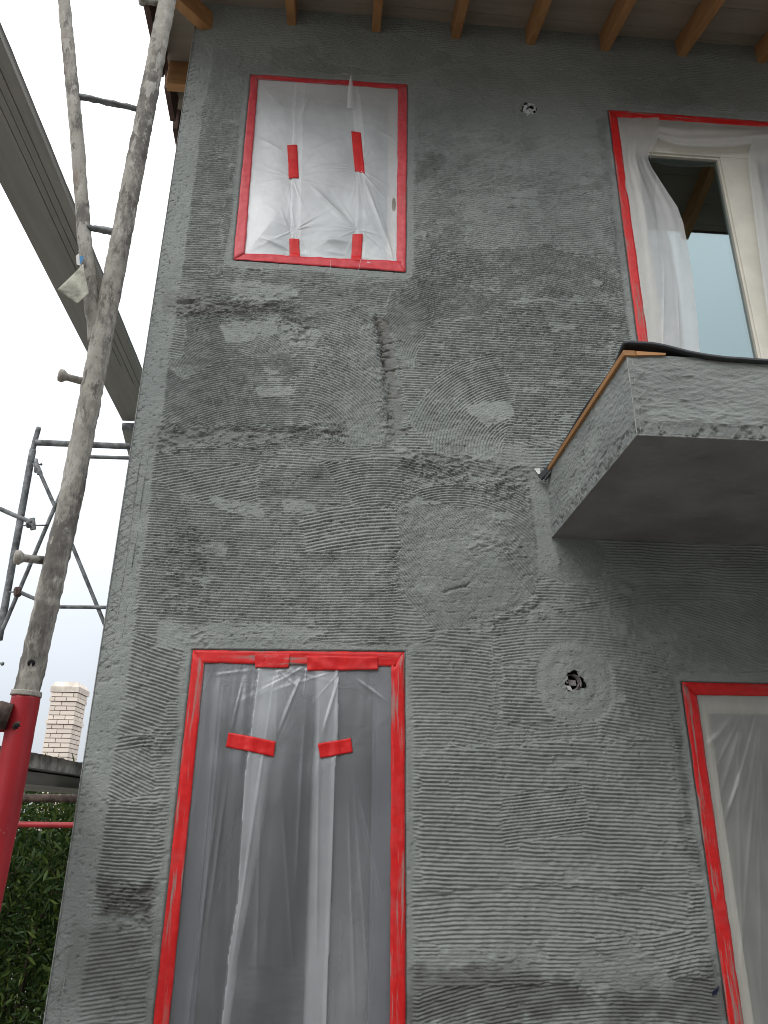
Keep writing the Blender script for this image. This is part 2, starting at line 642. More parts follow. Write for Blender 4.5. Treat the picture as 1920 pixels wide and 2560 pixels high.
M = dict(
    stucco=stucco_material(), soffit_cement=plaster_dark_material(),
    tape_v=tape_material('red_tape_upright', (70, 70, 4), 0.85),
    tape_h=tape_material('red_tape_level', (4, 70, 70), 0.55),
    tape_v_dirty=tape_material('red_tape_upright_smeared', (70, 70, 4), 1.25),
    tape_h_dirty=tape_material('red_tape_level_smeared', (4, 70, 70), 0.95),
    tape_v_pale=tape_material('dusty_hazed_tape_upright', (70, 70, 4), 0.5, (0.58, 0.055, 0.068), (0.68, 0.095, 0.112)),  # paler red carries dust and haze in the tape colour
    tape_h_pale=tape_material('dusty_hazed_tape_level', (4, 70, 70), 0.5, (0.56, 0.035, 0.045), (0.66, 0.06, 0.075)),  # same dust and haze mixed into the red of level strips
    tape_clean=tape_material('red_tape_clean', (20, 20, 20), -0.6),
    film_up=film_material('masking_film_white', 0.64, 0.40, (0.84, 0.86, 0.875), 0.45),
    film_low=film_material('masking_film_clear', 0.185, 0.72, (0.74, 0.77, 0.80), 0.24),
    film_torn=film_material('masking_film_loose', 0.46, 0.36, (0.64, 0.64, 0.615), 0.45),
    film_warm=film_material('masking_film_side', 0.34, 0.45, (0.66, 0.665, 0.63), 0.35),
    frame=plain('cream_window_paint', (0.72, 0.69, 0.60), 0.45, 0.4, 0.04, 6, 0.05),
    door=plain('grey_door_paint', (0.075, 0.078, 0.10), 0.5, 0.4, 0.08, 4, 0.05),
    glass=glass_material(), dark_glass=glass_material('dark_window_glass', 0.02, 0.35, 0.3),
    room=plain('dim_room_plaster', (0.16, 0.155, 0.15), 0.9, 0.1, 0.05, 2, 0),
    pole=pole_material(), red=red_paint_material(),
    galv=plain('dull_galvanised_steel', (0.16, 0.168, 0.172), 0.65, 0.35, 0.30, 22, 0.5),
    rust=plain('rusty_or_shaded_steel', (0.085, 0.06, 0.05), 0.8, 0.25, 0.3, 25, 0.4),
    rafter=wood_material('new_rafter_wood', (0.33, 0.165, 0.070), (0.46, 0.245, 0.105), (0.22, 0.10, 0.04)),
    rafter_x=wood_material('new_rafter_wood_crosswise', (0.33, 0.165, 0.070), (0.46, 0.245, 0.105), (0.22, 0.10, 0.04), 'X'),
    sheath=wood_material('roof_sheathing', (0.30, 0.26, 0.21), (0.38, 0.325, 0.26), (0.23, 0.19, 0.15), 'X', 0.7),
    tile=plain('dark_roof_edge', (0.10, 0.06, 0.05), 0.8, 0.2, 0.2, 8, 0.2),
    trim=wood_material('orange_trim_wood', (0.27, 0.135, 0.058), (0.37, 0.19, 0.08), (0.15, 0.075, 0.03)),
    plank=plank_material(),
    crust=plain('plank_cement_crust', (0.23, 0.225, 0.205), 0.9, 0.2, 0.25, 18, 0.8),
    felt=plain('black_roofing_felt', (0.022, 0.023, 0.026), 0.55, 0.45, 0.2, 20, 0.25),
    dark=plain('dark_cavity_shade', (0.02, 0.02, 0.022), 0.9, 0.1, 0.1, 10, 0),  # near-black surface colour for the shade inside holes
    foil=plain('torn_silver_foil', (0.62, 0.64, 0.66), 0.35, 0.6, 0.15, 30, 0.3),
    cable=plain('grey_cable', (0.33, 0.30, 0.30), 0.5, 0.4, 0.1, 20, 0),
    cable_dark=plain('dark_cable', (0.05, 0.045, 0.05), 0.5, 0.4, 0.1, 20, 0),
    wire=plain('galvanised_lath_wire', (0.29, 0.30, 0.29), 0.6, 0.4, 0.2, 60, 0),
    paper=plain('weathered_paper', (0.40, 0.40, 0.33), 0.85, 0.2, 0.30, 22, 0.3),
    blue=plain('blue_print', (0.05, 0.22, 0.45), 0.6, 0.3, 0.08, 12, 0),
    white=plain('white_paper', (0.68, 0.68, 0.66), 0.8, 0.2, 0.08, 12, 0),
    brick=brick_paint_material(),
    mortar=plain('dark_mortar', (0.16, 0.125, 0.105), 0.9, 0.1, 0.15, 12, 0.3),
    cap=plain('chimney_cap_paint', (0.62, 0.55, 0.48), 0.85, 0.2, 0.12, 6, 0.3),
    leaf=leaf_material(),
    stem=plain('shrub_bark', (0.075, 0.060, 0.042), 0.9, 0.2, 0.25, 20, 0.5),
    soil=plain('trodden_soil', (0.25, 0.238, 0.218), 0.95, 0.15, 0.25, 3, 0.6),
    added_neighbour=plain('added_neighbour_render', (0.26, 0.25, 0.23), 0.9, 0.15, 0.08, 2, 0.2),
    navy=plain('navy_plastic_scrap', (0.012, 0.016, 0.05), 0.5, 0.4, 0.1, 20, 0),
)

# ------------------------------------------------------------------ ground
def ground():
    n = 60
    xs = np.concatenate([-np.geomspace(250, 6, 12), np.linspace(-5.5, 5.5, 36), np.geomspace(6, 250, 12)])
    Xg, Yg = np.meshgrid(xs, xs, indexing='ij')
    Zg = 0.02 * fbm(Xg, Yg, 0.8, 5, 3) * (np.abs(Xg) < 20) - 0.03
    o = link('ground', grid_mesh(np.stack([Xg, Yg, Zg], -1)), None, M['soil'])
    tag(o, kind='structure')


ground()

# unseen house across the side yard, added to darken the lower wall
def added_neighbour_house():
    b = thing('added_neighbour_house', None, None, (1.0, -7.0, 0))
    b['kind'] = 'structure'
    mb = MB()
    mb.box((-2.2, -12.0, 0.0), (9.0, -5.6, 5.4))
    mb.build('wall', M['added_neighbour'], b)
    mb = MB()
    mb.solid([(-2.6, -12.4, 5.35), (9.5, -12.4, 5.35), (9.5, -5.1, 5.35), (-2.6, -5.1, 5.35),
              (-2.6, -9.35, 6.9), (9.5, -9.35, 6.9), (9.5, -9.25, 6.9), (-2.6, -9.25, 6.9)])
    mb.build('roof', M['tile'], b)


added_neighbour_house()

# ------------------------------------------------------------------ the house
XC = -0.893                         # the free corner of the wall
XR = 2.75                           # as far as the relief is built
house = thing('house', 'grey house with fresh combed cement render and timber eaves', 'house', (0.9, 0.0, 0.0))

# tape outlines in the photograph: outer and inner corners TL, TR, BR, BL  -> (x, z) on the wall
def q_(pts):
    return np.array([[at(*p)[0], at(*p)[2]] for p in pts])


UP_O = q_([(628, 188), (1018, 213), (1014, 682), (584, 651)])
UP_I = q_([(646, 200), (995, 224), (991, 655), (612, 635)])
LO_O = np.array([at(483, 1626)[[0, 2]], at(1011, 1631)[[0, 2]], [0.305, 0.06], [-0.539, 0.06]])
LO_I = np.array([at(511, 1658)[[0, 2]], at(978, 1666)[[0, 2]], [0.252, 0.10], [-0.487, 0.10]])
UR_O = np.array([at(1520, 276)[[0, 2]], [2.66, 5.305], [2.66, 3.02], at(1620, 990)[[0, 2]]])
UR_O[3] = [1.440, 3.02]
UR_I = np.array([at(1542, 295)[[0, 2]], [2.60, 5.262], [2.60, 3.02], [1.493, 3.02]])
LR_O = np.array([at(1703, 1706)[[0, 2]], [2.66, 2.112], [2.66, 0.06], [1.436, 0.06]])
LR_I = np.array([at(1740, 1738)[[0, 2]], [2.60, 2.066], [2.60, 0.10], [1.489, 0.10]])
OPEN = [UP_O, LO_O, UR_O, LR_O]
BOXES = [(at(1320, 275)[0], at(1320, 275)[2], 0.045), (at(1435, 1705)[0], at(1435, 1705)[2], 0.042)]


def sd_poly(U_, Z_, poly):
    """signed distance (negative inside) of points to a polygon"""
    poly = np.asarray(poly, float)
    d = np.full(U_.shape, 1e9)
    ins = np.zeros(U_.shape, bool)
    n = len(poly)
    for i in range(n):
        a, b = poly[i], poly[(i + 1) % n]
        ex, ez = b - a
        wx, wz = U_ - a[0], Z_ - a[1]
        t = np.clip((wx * ex + wz * ez) / (ex * ex + ez * ez + 1e-12), 0, 1)
        d = np.minimum(d, np.hypot(wx - ex * t, wz - ez * t))
        c = (a[1] > Z_) != (b[1] > Z_)
        with np.errstate(divide='ignore', invalid='ignore'):
            xx = a[0] + (Z_ - a[1]) * ex / (ez if abs(ez) > 1e-12 else 1e-12)
        ins ^= c & (U_ < xx)
    return np.where(ins, -d, d)


class Relief:
    """the trowelled render: a height map over the wall made stroke by stroke"""
    PITCH = 0.0128

    def __init__(self, x0, x1, z0, z1, dx, dz):
        self.u = np.arange(x0, x1 + dx / 2, dx)
        self.z = np.arange(z0, z1 + dz / 2, dz)
        self.U, self.Z = np.meshgrid(self.u, self.z, indexing='ij')
        U, Z = self.U, self.Z
        self.dx, self.dz = dx, dz
        self.warp = 0.010 * fbm(U, Z, 4.0, 3, 3) + 0.0035 * fbm(U, Z, 14.0, 9, 2)
        self.tear = fbm(U, Z, 60.0, 21, 3)
        self.tear2 = fbm(U * 0.6, Z, 24.0, 31, 3)
        self.h = 0.006 + self.comb(Z + self.warp, 0.0042)
        self.pale = np.zeros_like(U)
        self.wet = np.zeros_like(U)
        self.brown = np.zeros_like(U)

    def comb(self, phi, amp, sl=None):
        sl = (slice(None), slice(None)) if sl is None else sl
        x = phi / self.PITCH
        f = x - np.floor(x)
        p = np.where(f < 0.22, np.sin(PI * f / 0.44), np.cos(PI / 2 * np.clip((f - 0.22) / 0.62, 0, 1)))   # bead with a steep underside, groove above      # rounded bead, sharp groove under it
        p = p * (0.86 + 0.36 * self.tear2[sl]) + 0.36 * self.tear[sl] * (0.2 + p)
        return 1.66 * amp * p

    def window(self, poly, pad):
        a, b = np.min(poly, 0) - pad, np.max(poly, 0) + pad
        i0, i1 = np.searchsorted(self.u, [a[0], b[0]])
        j0, j1 = np.searchsorted(self.z, [a[1], b[1]])
        return slice(max(i0, 0), i1), slice(max(j0, 0), j1)

    def mask(self, poly, soft=0.006, ragged=0.012, seed=0):
        sl = self.window(poly, 0.06)
        U, Z = self.U[sl], self.Z[sl]
        if U.size == 0:
            return sl, None, None
        sd = sd_poly(U, Z, poly) + ragged * fbm(U, Z, 22.0, 100 + seed, 3)
        return sl, smooth01(0.5 - sd / (2 * soft)), sd

    def stroke(self, poly, angle=None, centre=None, amp=0.0042, lift=None, seed=0, ridge=0.003, bend=0.0, ragged=0.022, pale=0.0, swirl=0.0):
        """angle: groove direction in degrees; centre: grooves run round this point"""
        sl, m, sd = self.mask(poly, 0.008, ragged, seed)
        if m is None:
            return
        U, Z = self.U[sl], self.Z[sl]
        r = np.random.default_rng(500 + seed)
        off = r.uniform(0, 1)
        gauge = r.uniform(0.86, 1.12)
        if centre is not None:
            phi = np.hypot(U - centre[0], (Z - centre[1]) * 1.08) + swirl * np.arctan2(Z - centre[1], U - centre[0])
        else:
            a = math.radians(angle)
            phi = -U * math.sin(a) + Z * math.cos(a)
            if bend:
                c = np.mean(poly, 0)
                t = (U - c[0]) * math.cos(a) + (Z - c[1]) * math.sin(a)
                phi = phi - bend * t * t
        phi = phi * gauge + self.warp[sl] * 0.47 + off * self.PITCH
        lf = 0.006 + r.uniform(-0.0025, 0.0025) if lift is None else lift
        hp = lf + self.comb(phi, amp, sl)
        self.h[sl] = self.h[sl] * (1 - m) + hp * m
        edge = np.exp(-(sd / 0.004) ** 2) * np.clip(0.3 + self.tear2[sl] * 1.6, 0, 1)
        self.h[sl] += ridge * edge
        if pale:
            self.pale[sl] = np.maximum(self.pale[sl] * (1 - m), pale * m)

    def flat(self, poly, lift=0.0085, keep=0.15, seed=0, ragged=0.026, pale=0.0, wet=0.0, brown=0.0, lip=0.003, soft=0.005):
        """a smear that fills the grooves"""
        sl, m, sd = self.mask(poly, soft, ragged, seed)
        if m is None:
            return
        hp = lift * (1 - keep) + self.h[sl] * keep + 0.0006 * self.tear2[sl]
        self.h[sl] = self.h[sl] * (1 - m) + hp * m
        self.h[sl] += lip * np.exp(-((sd - 0.002) / 0.003) ** 2) * np.clip(self.tear2[sl] * 2.2, 0, 1)
        for nm, v in (('pale', pale), ('wet', wet), ('brown', brown)):
            if v:
                arr = getattr(self, nm)
                arr[sl] = np.maximum(arr[sl], (0.2 if nm == 'pale' else 1.0) * v * m * (0.75 + 0.5 * self.tear2[sl]))

    def stain(self, poly, wet=0.0, brown=0.0, pale=0.0, seed=0, soft=0.05, ragged=0.06):
        sl, m, sd = self.mask(poly, soft, ragged, seed)
        if m is None:
            return
        for nm, v in (('pale', pale), ('wet', wet), ('brown', brown)):
            if v:
                arr = getattr(self, nm)
                arr[sl] = np.clip(np.maximum(arr[sl], v * m * (0.8 + 0.4 * self.tear2[sl])), 0, 1)

    def rough(self, poly, amp=0.005, seed=0, soft=0.03):
        """torn, crumbly ground where the trowel lifted"""
        sl, m, sd = self.mask(poly, soft, 0.02, seed)
        if m is None:
            return
        U, Z = self.U[sl], self.Z[sl]
        t = fbm(U, Z * 1.6, 34.0, 900 + seed, 4, 0.6)
        self.h[sl] += m * amp * np.where(t > 0.12, 0.5 + t, t * 0.9 - 0.1)

    def gouge(self, pts, width=0.006, depth=0.006, seed=0):
        pts = np.asarray(pts, float)
        sl = self.window(pts, 0.05)
        U, Z = self.U[sl], self.Z[sl]
        if U.size == 0:
            return
        d = np.full(U.shape, 1e9)
        for a, b in zip(pts[:-1], pts[1:]):
            e = b - a
            t = np.clip(((U - a[0]) * e[0] + (Z - a[1]) * e[1]) / (e @ e + 1e-12), 0, 1)
            d = np.minimum(d, np.hypot(U - a[0] - e[0] * t, Z - a[1] - e[1] * t))
        d = d + 0.006 * fbm(U, Z, 40, 300 + seed, 3)
        m = np.exp(-(d / width) ** 2) * np.clip(0.6 + self.tear2[sl] * 1.5, 0, 1.2)
        self.h[sl] -= depth * m


def P_(pts):
    return np.array([wd(*p) for p in pts])


def oval(cx, cy, rx, ry, rot=0, n=18):
    a = np.linspace(0, 2 * PI, n, endpoint=False)
    c, s = math.cos(math.radians(rot)), math.sin(math.radians(rot))
    x, y = rx * np.cos(a), ry * np.sin(a)
    return P_(np.stack([cx + x * c - y * s, cy + x * s + y * c], -1))


def brushed(x, z, L, H, ang):
    a = math.radians(ang)
    c, s = math.cos(a), math.sin(a)
    t = np.linspace(0, 2 * PI, 22, endpoint=False)
    px = np.sign(np.cos(t)) * np.abs(np.cos(t)) ** 0.45 * L / 2
    pz = np.sign(np.sin(t)) * np.abs(np.sin(t)) ** 0.45 * H / 2
    return np.stack([x + px * c - pz * s, z + px * s + pz * c], -1)


def build_wall():
    R = Relief(XC, XR, 0.62, 6.06, 0.0048, 0.0029)
    U, Z = R.U, R.Z
    r = np.random.default_rng(42)
    # the whole wall is combed in overlapping, nearly level passes
    for k in range(260):
        x, z = r.uniform(XC, XR), r.uniform(0.6, 6.0)
        hi = z > 2.3
        L, H = r.uniform(0.35, 0.95), r.uniform(0.13, 0.26)
        ang = r.normal(0, 7 if hi else 2.5)
        bend = r.normal(0, 0.35 if hi else 0.12)
        amp = r.uniform(0.0030, 0.0052)
        if z > 5.25:
            amp *= 0.7
        R.stroke(brushed(x, z, L, H, ang), angle=ang, amp=amp, seed=1000 + k, bend=bend, ridge=0.0022)
    # strokes that show in the photograph (corners read off the 1659 wide view)
    S = R.stroke
    S(P_([(590, 105), (800, 92), (870, 170), (580, 160)]), angle=62, amp=0.003, seed=1, bend=0.8)
    S(P_([(670, 88), (860, 78), (985, 130), (880, 165), (700, 140)]), centre=wd(700, 330), amp=0.0036, seed=2)
    S(P_([(425, 120), (520, 110), (505, 300), (470, 590), (385, 590), (398, 330)]), angle=1, amp=0.0045, seed=3)
    S(P_([(390, 240), (455, 225), (440, 300), (385, 330)]), angle=28, amp=0.004, seed=4)
    S(P_([(905, 200), (1120, 215), (1130, 400), (900, 420)]), angle=-2, amp=0.0042, seed=5)
    S(P_([(1000, 430), (1310, 420), (1330, 545), (1010, 560)]), angle=3, amp=0.0032, seed=6, bend=0.3)
    S(P_([(900, 545), (1180, 530), (1330, 585), (1340, 640), (1010, 660), (890, 600)]), centre=wd(1150, 1010), amp=0.005, seed=7)
    S(P_([(835, 640), (930, 590), (1090, 640), (1320, 660), (1330, 780), (880, 800), (835, 740)]), angle=-1, amp=0.005, seed=8)
    S(P_([(832, 790), (828, 690), (845, 640), (910, 606), (1010, 622), (1075, 650), (1040, 690), (965, 690), (915, 720), (898, 800)]), centre=wd(1010, 800), amp=0.0052, seed=9)
    S(P_([(870, 800), (1060, 760), (1320, 745), (1300, 900), (1120, 960), (880, 930)]), angle=0, amp=0.0048, seed=10)
    S(P_([(880, 900), (960, 800), (1060, 760), (1110, 850), (1080, 1000), (940, 985)]), centre=wd(1140, 985), amp=0.005, seed=11)
    S(P_([(345, 690), (600, 650), (820, 680), (870, 790), (860, 950), (600, 975), (330, 940)]), centre=wd(610, 1240), amp=0.0048, seed=12)
    S(P_([(640, 760), (760, 745), (850, 800), (868, 900), (845, 965), (680, 955), (620, 860)]), centre=wd(650, 950), amp=0.0048, seed=13)
    S(P_([(365, 790), (400, 700), (500, 665), (610, 690), (640, 760), (480, 780), (395, 820)]), centre=wd(500, 830), amp=0.005, seed=14)
    S(P_([(690, 690), (790, 660), (850, 740), (862, 850), (790, 800), (700, 770)]), centre=wd(650, 900), amp=0.0046, seed=15)
    S(P_([(325, 890), (385, 905), (345, 985), (305, 985)]), angle=40, amp=0.005, seed=16)
    S(P_([(340, 690), (400, 670), (400, 770), (335, 790)]), angle=-8, amp=0.0035, seed=17)
    S(P_([(330, 1020), (860, 1000), (870, 1100), (850, 1390), (290, 1380), (310, 1150)]), angle=0, amp=0.0050, seed=18, bend=0.05)
    S(P_([(650, 1110), (880, 1070), (880, 1190), (660, 1195)]), angle=9, amp=0.0048, seed=19, bend=-0.3)
    S(P_([(330, 1030), (560, 1000), (560, 1100), (430, 1090)]), angle=14, amp=0.0045, seed=20)
    S(P_([(700, 1000), (900, 985), (1010, 1030), (1000, 1120), (760, 1090)]), centre=wd(830, 1260), amp=0.005, seed=21)
    S(P_([(880, 1060), (1110, 1030), (1165, 1120), (1160, 1230), (1080, 1130), (960, 1110)]), centre=wd(1000, 1270), amp=0.005, seed=22)
    S(P_([(860, 1085), (960, 1090), (1080, 1110), (1160, 1210), (1150, 1290), (1090, 1330), (980, 1360), (930, 1355), (855, 1275)]), angle=-52, amp=0.0042, seed=23, ridge=0.003)
    S(P_([(1060, 1130), (1110, 1140), (1165, 1225), (1150, 1290), (1100, 1240)]), angle=-50, amp=0.0055, seed=24)
    R.flat(P_([(920, 1170), (1040, 1150), (1120, 1260), (1075, 1320), (960, 1345), (890, 1270)]), lift=0.0088, keep=0.6, seed=25, lip=0)
    S(P_([(880, 1400), (1060, 1390), (1075, 1700), (890, 1600)]), centre=wd(960, 2300), amp=0.0040, seed=26)
    S(P_([(1060, 1340), (1660, 1290), (1660, 1430), (1480, 1480), (1330, 1440), (1180, 1410), (1080, 1440)]), centre=wd(1330, 2500), amp=0.0034, seed=27)
    S(P_([(1080, 1440), (1200, 1430), (1190, 1560), (1085, 1560)]), angle=-1, amp=0.0050, seed=28)
    S(P_([(1280, 1440), (1440, 1460), (1450, 1600), (1470, 1740), (1300, 1650)]), angle=-7, amp=0.0044, seed=29)
    S(P_([(905, 1620), (1440, 1590), (1480, 1800), (1490, 1960), (910, 1940)]), angle=-1.5, amp=0.0046, seed=30)
    S(P_([(1080, 1720), (1260, 1690), (1270, 1800), (1090, 1830)]), angle=6, amp=0.0046, seed=31)
    S(P_([(890, 1930), (1180, 1910), (1480, 1930), (1500, 2060), (1200, 2080), (900, 2040)]), angle=-2, amp=0.0040, seed=32, bend=-0.1)
    S(P_([(1160, 2030), (1500, 2010), (1510, 2130), (1180, 2140)]), angle=4, amp=0.0040, seed=33, bend=0.2)
    S(P_([(900, 2130), (1540, 2110), (1560, 2212), (900, 2212)]), angle=4, amp=0.0036, seed=34, bend=-0.2)
    S(P_([(265, 1360), (400, 1380), (375, 1500), (335, 1590), (240, 1590)]), angle=-17, amp=0.0056, seed=35)
    S(P_([(225, 1590), (340, 1590), (335, 1740), (200, 1740)]), centre=wd(300, 2050), amp=0.0052, seed=36)
    S(P_([(215, 1640), (330, 1610), (330, 1720), (205, 1730)]), angle=-24, amp=0.0050, seed=37)
    S(P_([(198, 1735), (345, 1735), (330, 1960), (180, 1960)]), angle=-3, amp=0.0058, seed=38)
    S(P_([(160, 1990), (330, 1990), (320, 2212), (120, 2212)]), angle=7, amp=0.0036, seed=39)

    # smears, skips and scars
    F = R.flat
    F(P_([(505, 612), (560, 610), (640, 618), (640, 640), (560, 660), (505, 650)]), pale=0.6, seed=50)
    F(P_([(350, 635), (445, 628), (460, 660), (440, 676), (355, 672)]), brown=0.6, wet=0.2, seed=51)
    F(P_([(812, 690), (838, 700), (858, 780), (866, 850), (874, 905), (862, 950), (846, 955), (842, 880), (830, 790)]), brown=0.9, wet=0.25, lift=0.001, keep=0.25, seed=52, lip=0.008, ragged=0.035)
    F(P_([(590, 700), (640, 690), (690, 720), (690, 760), (610, 740)]), pale=0.35, seed=53)
    F(P_([(480, 705), (590, 690), (600, 720), (490, 745)]), pale=0.3, seed=54)
    F(P_([(560, 840), (640, 838), (640, 855), (560, 858)]), pale=0.45, seed=55)
    F(P_([(330, 925), (430, 930), (560, 935), (640, 928), (640, 950), (420, 965), (330, 975)]), wet=0.3, brown=0.4, lift=0.003, seed=56, lip=0.006)
    F(P_([(840, 965), (960, 985), (1050, 985), (1010, 1010), (860, 990)]), pale=0.35, seed=57)
    F(P_([(460, 1078), (520, 1075), (560, 1090), (548, 1115), (470, 1105)]), pale=0.45, seed=58, keep=0.05)
    F(P_([(515, 1098), (570, 1098), (570, 1120), (530, 1122)]), pale=0.35, seed=59, keep=0.05)
    F(P_([(610, 1080), (690, 1085), (680, 1110), (610, 1105)]), pale=0.3, seed=60)
    F(P_([(345, 1345), (600, 1340), (700, 1370), (640, 1400), (560, 1385), (430, 1400), (330, 1400)]), pale=0.15, seed=61)
    F(P_([(1000, 880), (1100, 870), (1110, 900), (1050, 930)]), pale=0.2, seed=62)
    F(P_([(1180, 1010), (1165, 1060), (1180, 1220), (1205, 1230), (1215, 1050)]), pale=0.15, seed=63)
    F(P_([(1120, 960), (1165, 1000), (1165, 1040), (1080, 1020), (1060, 985)]), brown=0.3, seed=64, keep=0.4)
    F(P_([(1170, 1300), (1220, 1330), (1150, 1345), (1130, 1325)]), seed=65)
    F(P_([(880, 2060), (1160, 2040), (1190, 2080), (1100, 2110), (920, 2130)]), seed=66, keep=0.35)
    F(P_([(1250, 2060), (1400, 2050), (1460, 2130), (1330, 2150), (1240, 2110)]), seed=67, keep=0.3)
    F(P_([(185, 1975), (330, 1965), (330, 2010), (170, 2020)]), seed=68, brown=0.15, keep=0.3)
    rr = np.random.default_rng(77)
    for k in range(150):                       # scattered small skips where the trowel skidded
        x, z = rr.uniform(XC + 0.1, XR), rr.uniform(0.7, 5.6)
        R.flat(brushed(x, z, rr.uniform(0.03, 0.16), rr.uniform(0.012, 0.04), rr.normal(0, 6)), lift=rr.uniform(0.007, 0.0095),
               keep=rr.uniform(0.1, 0.5), seed=2000 + k, pale=rr.choice([0, 0, 0.25, 0.45]), lip=0.003)
    for k in range(70):
        x, z = rr.uniform(XC + 0.08, XR), rr.uniform(0.7, 5.7)
        R.rough(brushed(x, z, rr.uniform(0.06, 0.35), rr.uniform(0.03, 0.12), rr.normal(0, 12)), amp=rr.uniform(0.002, 0.0055), seed=k)
    for q, (pl, am) in enumerate([([(345, 640), (640, 640), (660, 700), (340, 700)], 0.007), ([(600, 690), (680, 680), (680, 740), (620, 745)], 0.007),
                                  ([(330, 915), (740, 915), (760, 960), (320, 985)], 0.006), ([(800, 690), (835, 700), (845, 960), (822, 960)], 0.005),
                                  ([(860, 985), (1010, 985), (1120, 1050), (1080, 1090), (900, 1040)], 0.006), ([(900, 1000), (1000, 990), (1000, 1040), (900, 1040)], 0.006),
                                  ([(1060, 1000), (1160, 1010), (1165, 1110), (1060, 1090)], 0.006), ([(380, 1100), (460, 1180), (450, 1330), (340, 1330), (360, 1180)], 0.005),
                                  ([(230, 1900), (330, 1900), (330, 2000), (220, 2000)], 0.006), ([(840, 1180), (870, 1190), (870, 1290), (830, 1280)], 0.006),
                                  ([(1100, 1310), (1170, 1290), (1180, 1340), (1080, 1350)], 0.006), ([(860, 980), (930, 960), (900, 1090), (850, 1090)], 0.005),
                                  ([(1290, 1990), (1520, 1985), (1540, 2110), (1400, 2100)], 0.003), ([(505, 1380), (870, 1385), (870, 1400), (505, 1400)], 0.004)]):
        R.rough(P_(pl), am, 700 + q, 0.02)
    for q, (pl, w_, b_) in enumerate([([(345, 655), (430, 648), (520, 662), (600, 655), (655, 690), (660, 715), (600, 680), (500, 684), (350, 680)], 0.45, 0.5), ([(325, 945), (540, 925), (740, 920), (745, 945), (540, 955), (330, 975)], 0.4, 0.5),
                                      ([(812, 690), (832, 700), (848, 800), (852, 960), (836, 965), (826, 800)], 0.6, 0.4), ([(860, 985), (1000, 990), (1160, 1020), (1160, 1045), (1000, 1020), (870, 1010)], 0.35, 0.4)]):
        R.stain(P_(pl), wet=w_, brown=b_, seed=400 + q, soft=0.015, ragged=0.03)
    # a heavy seam where two pours meet, and torn ledges
    for q, (pt, w_, d_) in enumerate([([(350, 660), (440, 652), (520, 668), (600, 660), (650, 700)], 0.011, 0.012), ([(330, 960), (400, 955), (480, 965)], 0.008, 0.007),
                                      ([(420, 945), (540, 930), (620, 935), (680, 925), (720, 940)], 0.010, 0.013), ([(812, 690), (818, 712), (828, 735), (822, 772), (834, 800), (830, 842), (842, 880), (838, 920), (848, 960)], 0.0075, 0.016),
                                      ([(640, 690), (665, 715), (640, 740)], 0.008, 0.008), ([(955, 1283), (985, 1272), (1005, 1268)], 0.005, 0.007),
                                      ([(1005, 1268), (1020, 1255), (1050, 1262)], 0.004, 0.006), ([(300, 985), (345, 975), (390, 925)], 0.005, 0.005),
                                      ([(1095, 1330), (1150, 1315), (1175, 1300)], 0.004, 0.005), ([(865, 1185), (845, 1210), (870, 1225)], 0.006, 0.006)]):
        R.gouge(P_(pt), w_, d_, q)
    for q, (x0_, y0_, x1_) in enumerate([(815, 742, 850), (818, 772, 872), (820, 800, 868), (838, 835, 882), (836, 860, 880), (840, 905, 884), (818, 758, 842), (846, 930, 886)]):
        R.gouge(P_([(x0_, y0_), ((x0_ + x1_) / 2, y0_ + 2), (x1_, y0_ - 1)]), 0.004, 0.009, 80 + q)
    # level cracks over the lath wires, and a few upright ones
    for k in range(90):
        z = round(rr.uniform(0.7, 5.4) / 0.0765) * 0.0765 + rr.normal(0, 0.004)
        x, L = rr.uniform(XC + 0.1, XR - 0.2), rr.uniform(0.05, 0.35)
        R.gouge([(x, z), (x + L / 2, z + rr.normal(0, 0.002)), (x + L, z - 0.004)], 0.0022, 0.0035, 50 + k)
    for k in range(50):
        x = rr.uniform(XC + 0.1, XR)
        z, L = rr.uniform(0.8, 5.2), rr.uniform(0.02, 0.08)
        R.gouge([(x, z), (x + rr.normal(0, 0.003), z + L)], 0.0022, 0.003, 150 + k)
    # the smooth band under the eaves
    top = smooth01((Z - 5.48 - 0.10 * fbm(U, Z, 2.5, 8, 3)) / 0.30) * (0.35 + 0.65 * smooth01((U - 0.2) / 0.8))
    R.h = R.h * (1 - 0.6 * top) + 0.0075 * 0.6 * top
    # damp patches, and eave shade painted in at the top right
    R.stain(P_([(340, 500), (560, 520), (560, 700), (330, 700)]), wet=0.12, seed=1)
    R.stain(P_([(905, 340), (960, 345), (945, 390), (900, 385)]), wet=0.55, seed=2, soft=0.02)
    R.stain(P_([(960, 350), (1010, 350), (1000, 440), (960, 430)]), wet=0.25, seed=3)
    R.stain(P_([(360, 1090), (455, 1140), (470, 1260), (380, 1330), (330, 1280)]), wet=0.22, seed=4)
    R.stain(P_([(420, 1180), (455, 1185), (450, 1250), (415, 1240)]), wet=0.55, seed=5, soft=0.02)
    R.stain(P_([(230, 1905), (320, 1915), (325, 1985), (220, 1985)]), brown=0.7, wet=0.7, seed=6, soft=0.03)
    R.stain(P_([(170, 2005), (330, 2000), (330, 2212), (140, 2130)]), wet=0.5, brown=0.4, seed=7)
    R.stain(P_([(880, 2095), (1080, 2090), (1250, 2110), (1280, 2170), (1100, 2212), (880, 2212)]), wet=0.85, brown=0.4, seed=8, soft=0.03)
    R.stain(P_([(1330, 2150), (1560, 2080), (1600, 2212), (1300, 2212)]), wet=0.80, brown=0.3, seed=9, soft=0.03)
    R.stain(P_([(1455, 1590), (1470, 1590), (1490, 1780), (1480, 1790)]), wet=0.8, seed=10, soft=0.012, ragged=0.02)
    R.stain(P_([(1470, 1780), (1500, 1790), (1520, 1880), (1480, 1830)]), wet=0.6, seed=11, soft=0.02)
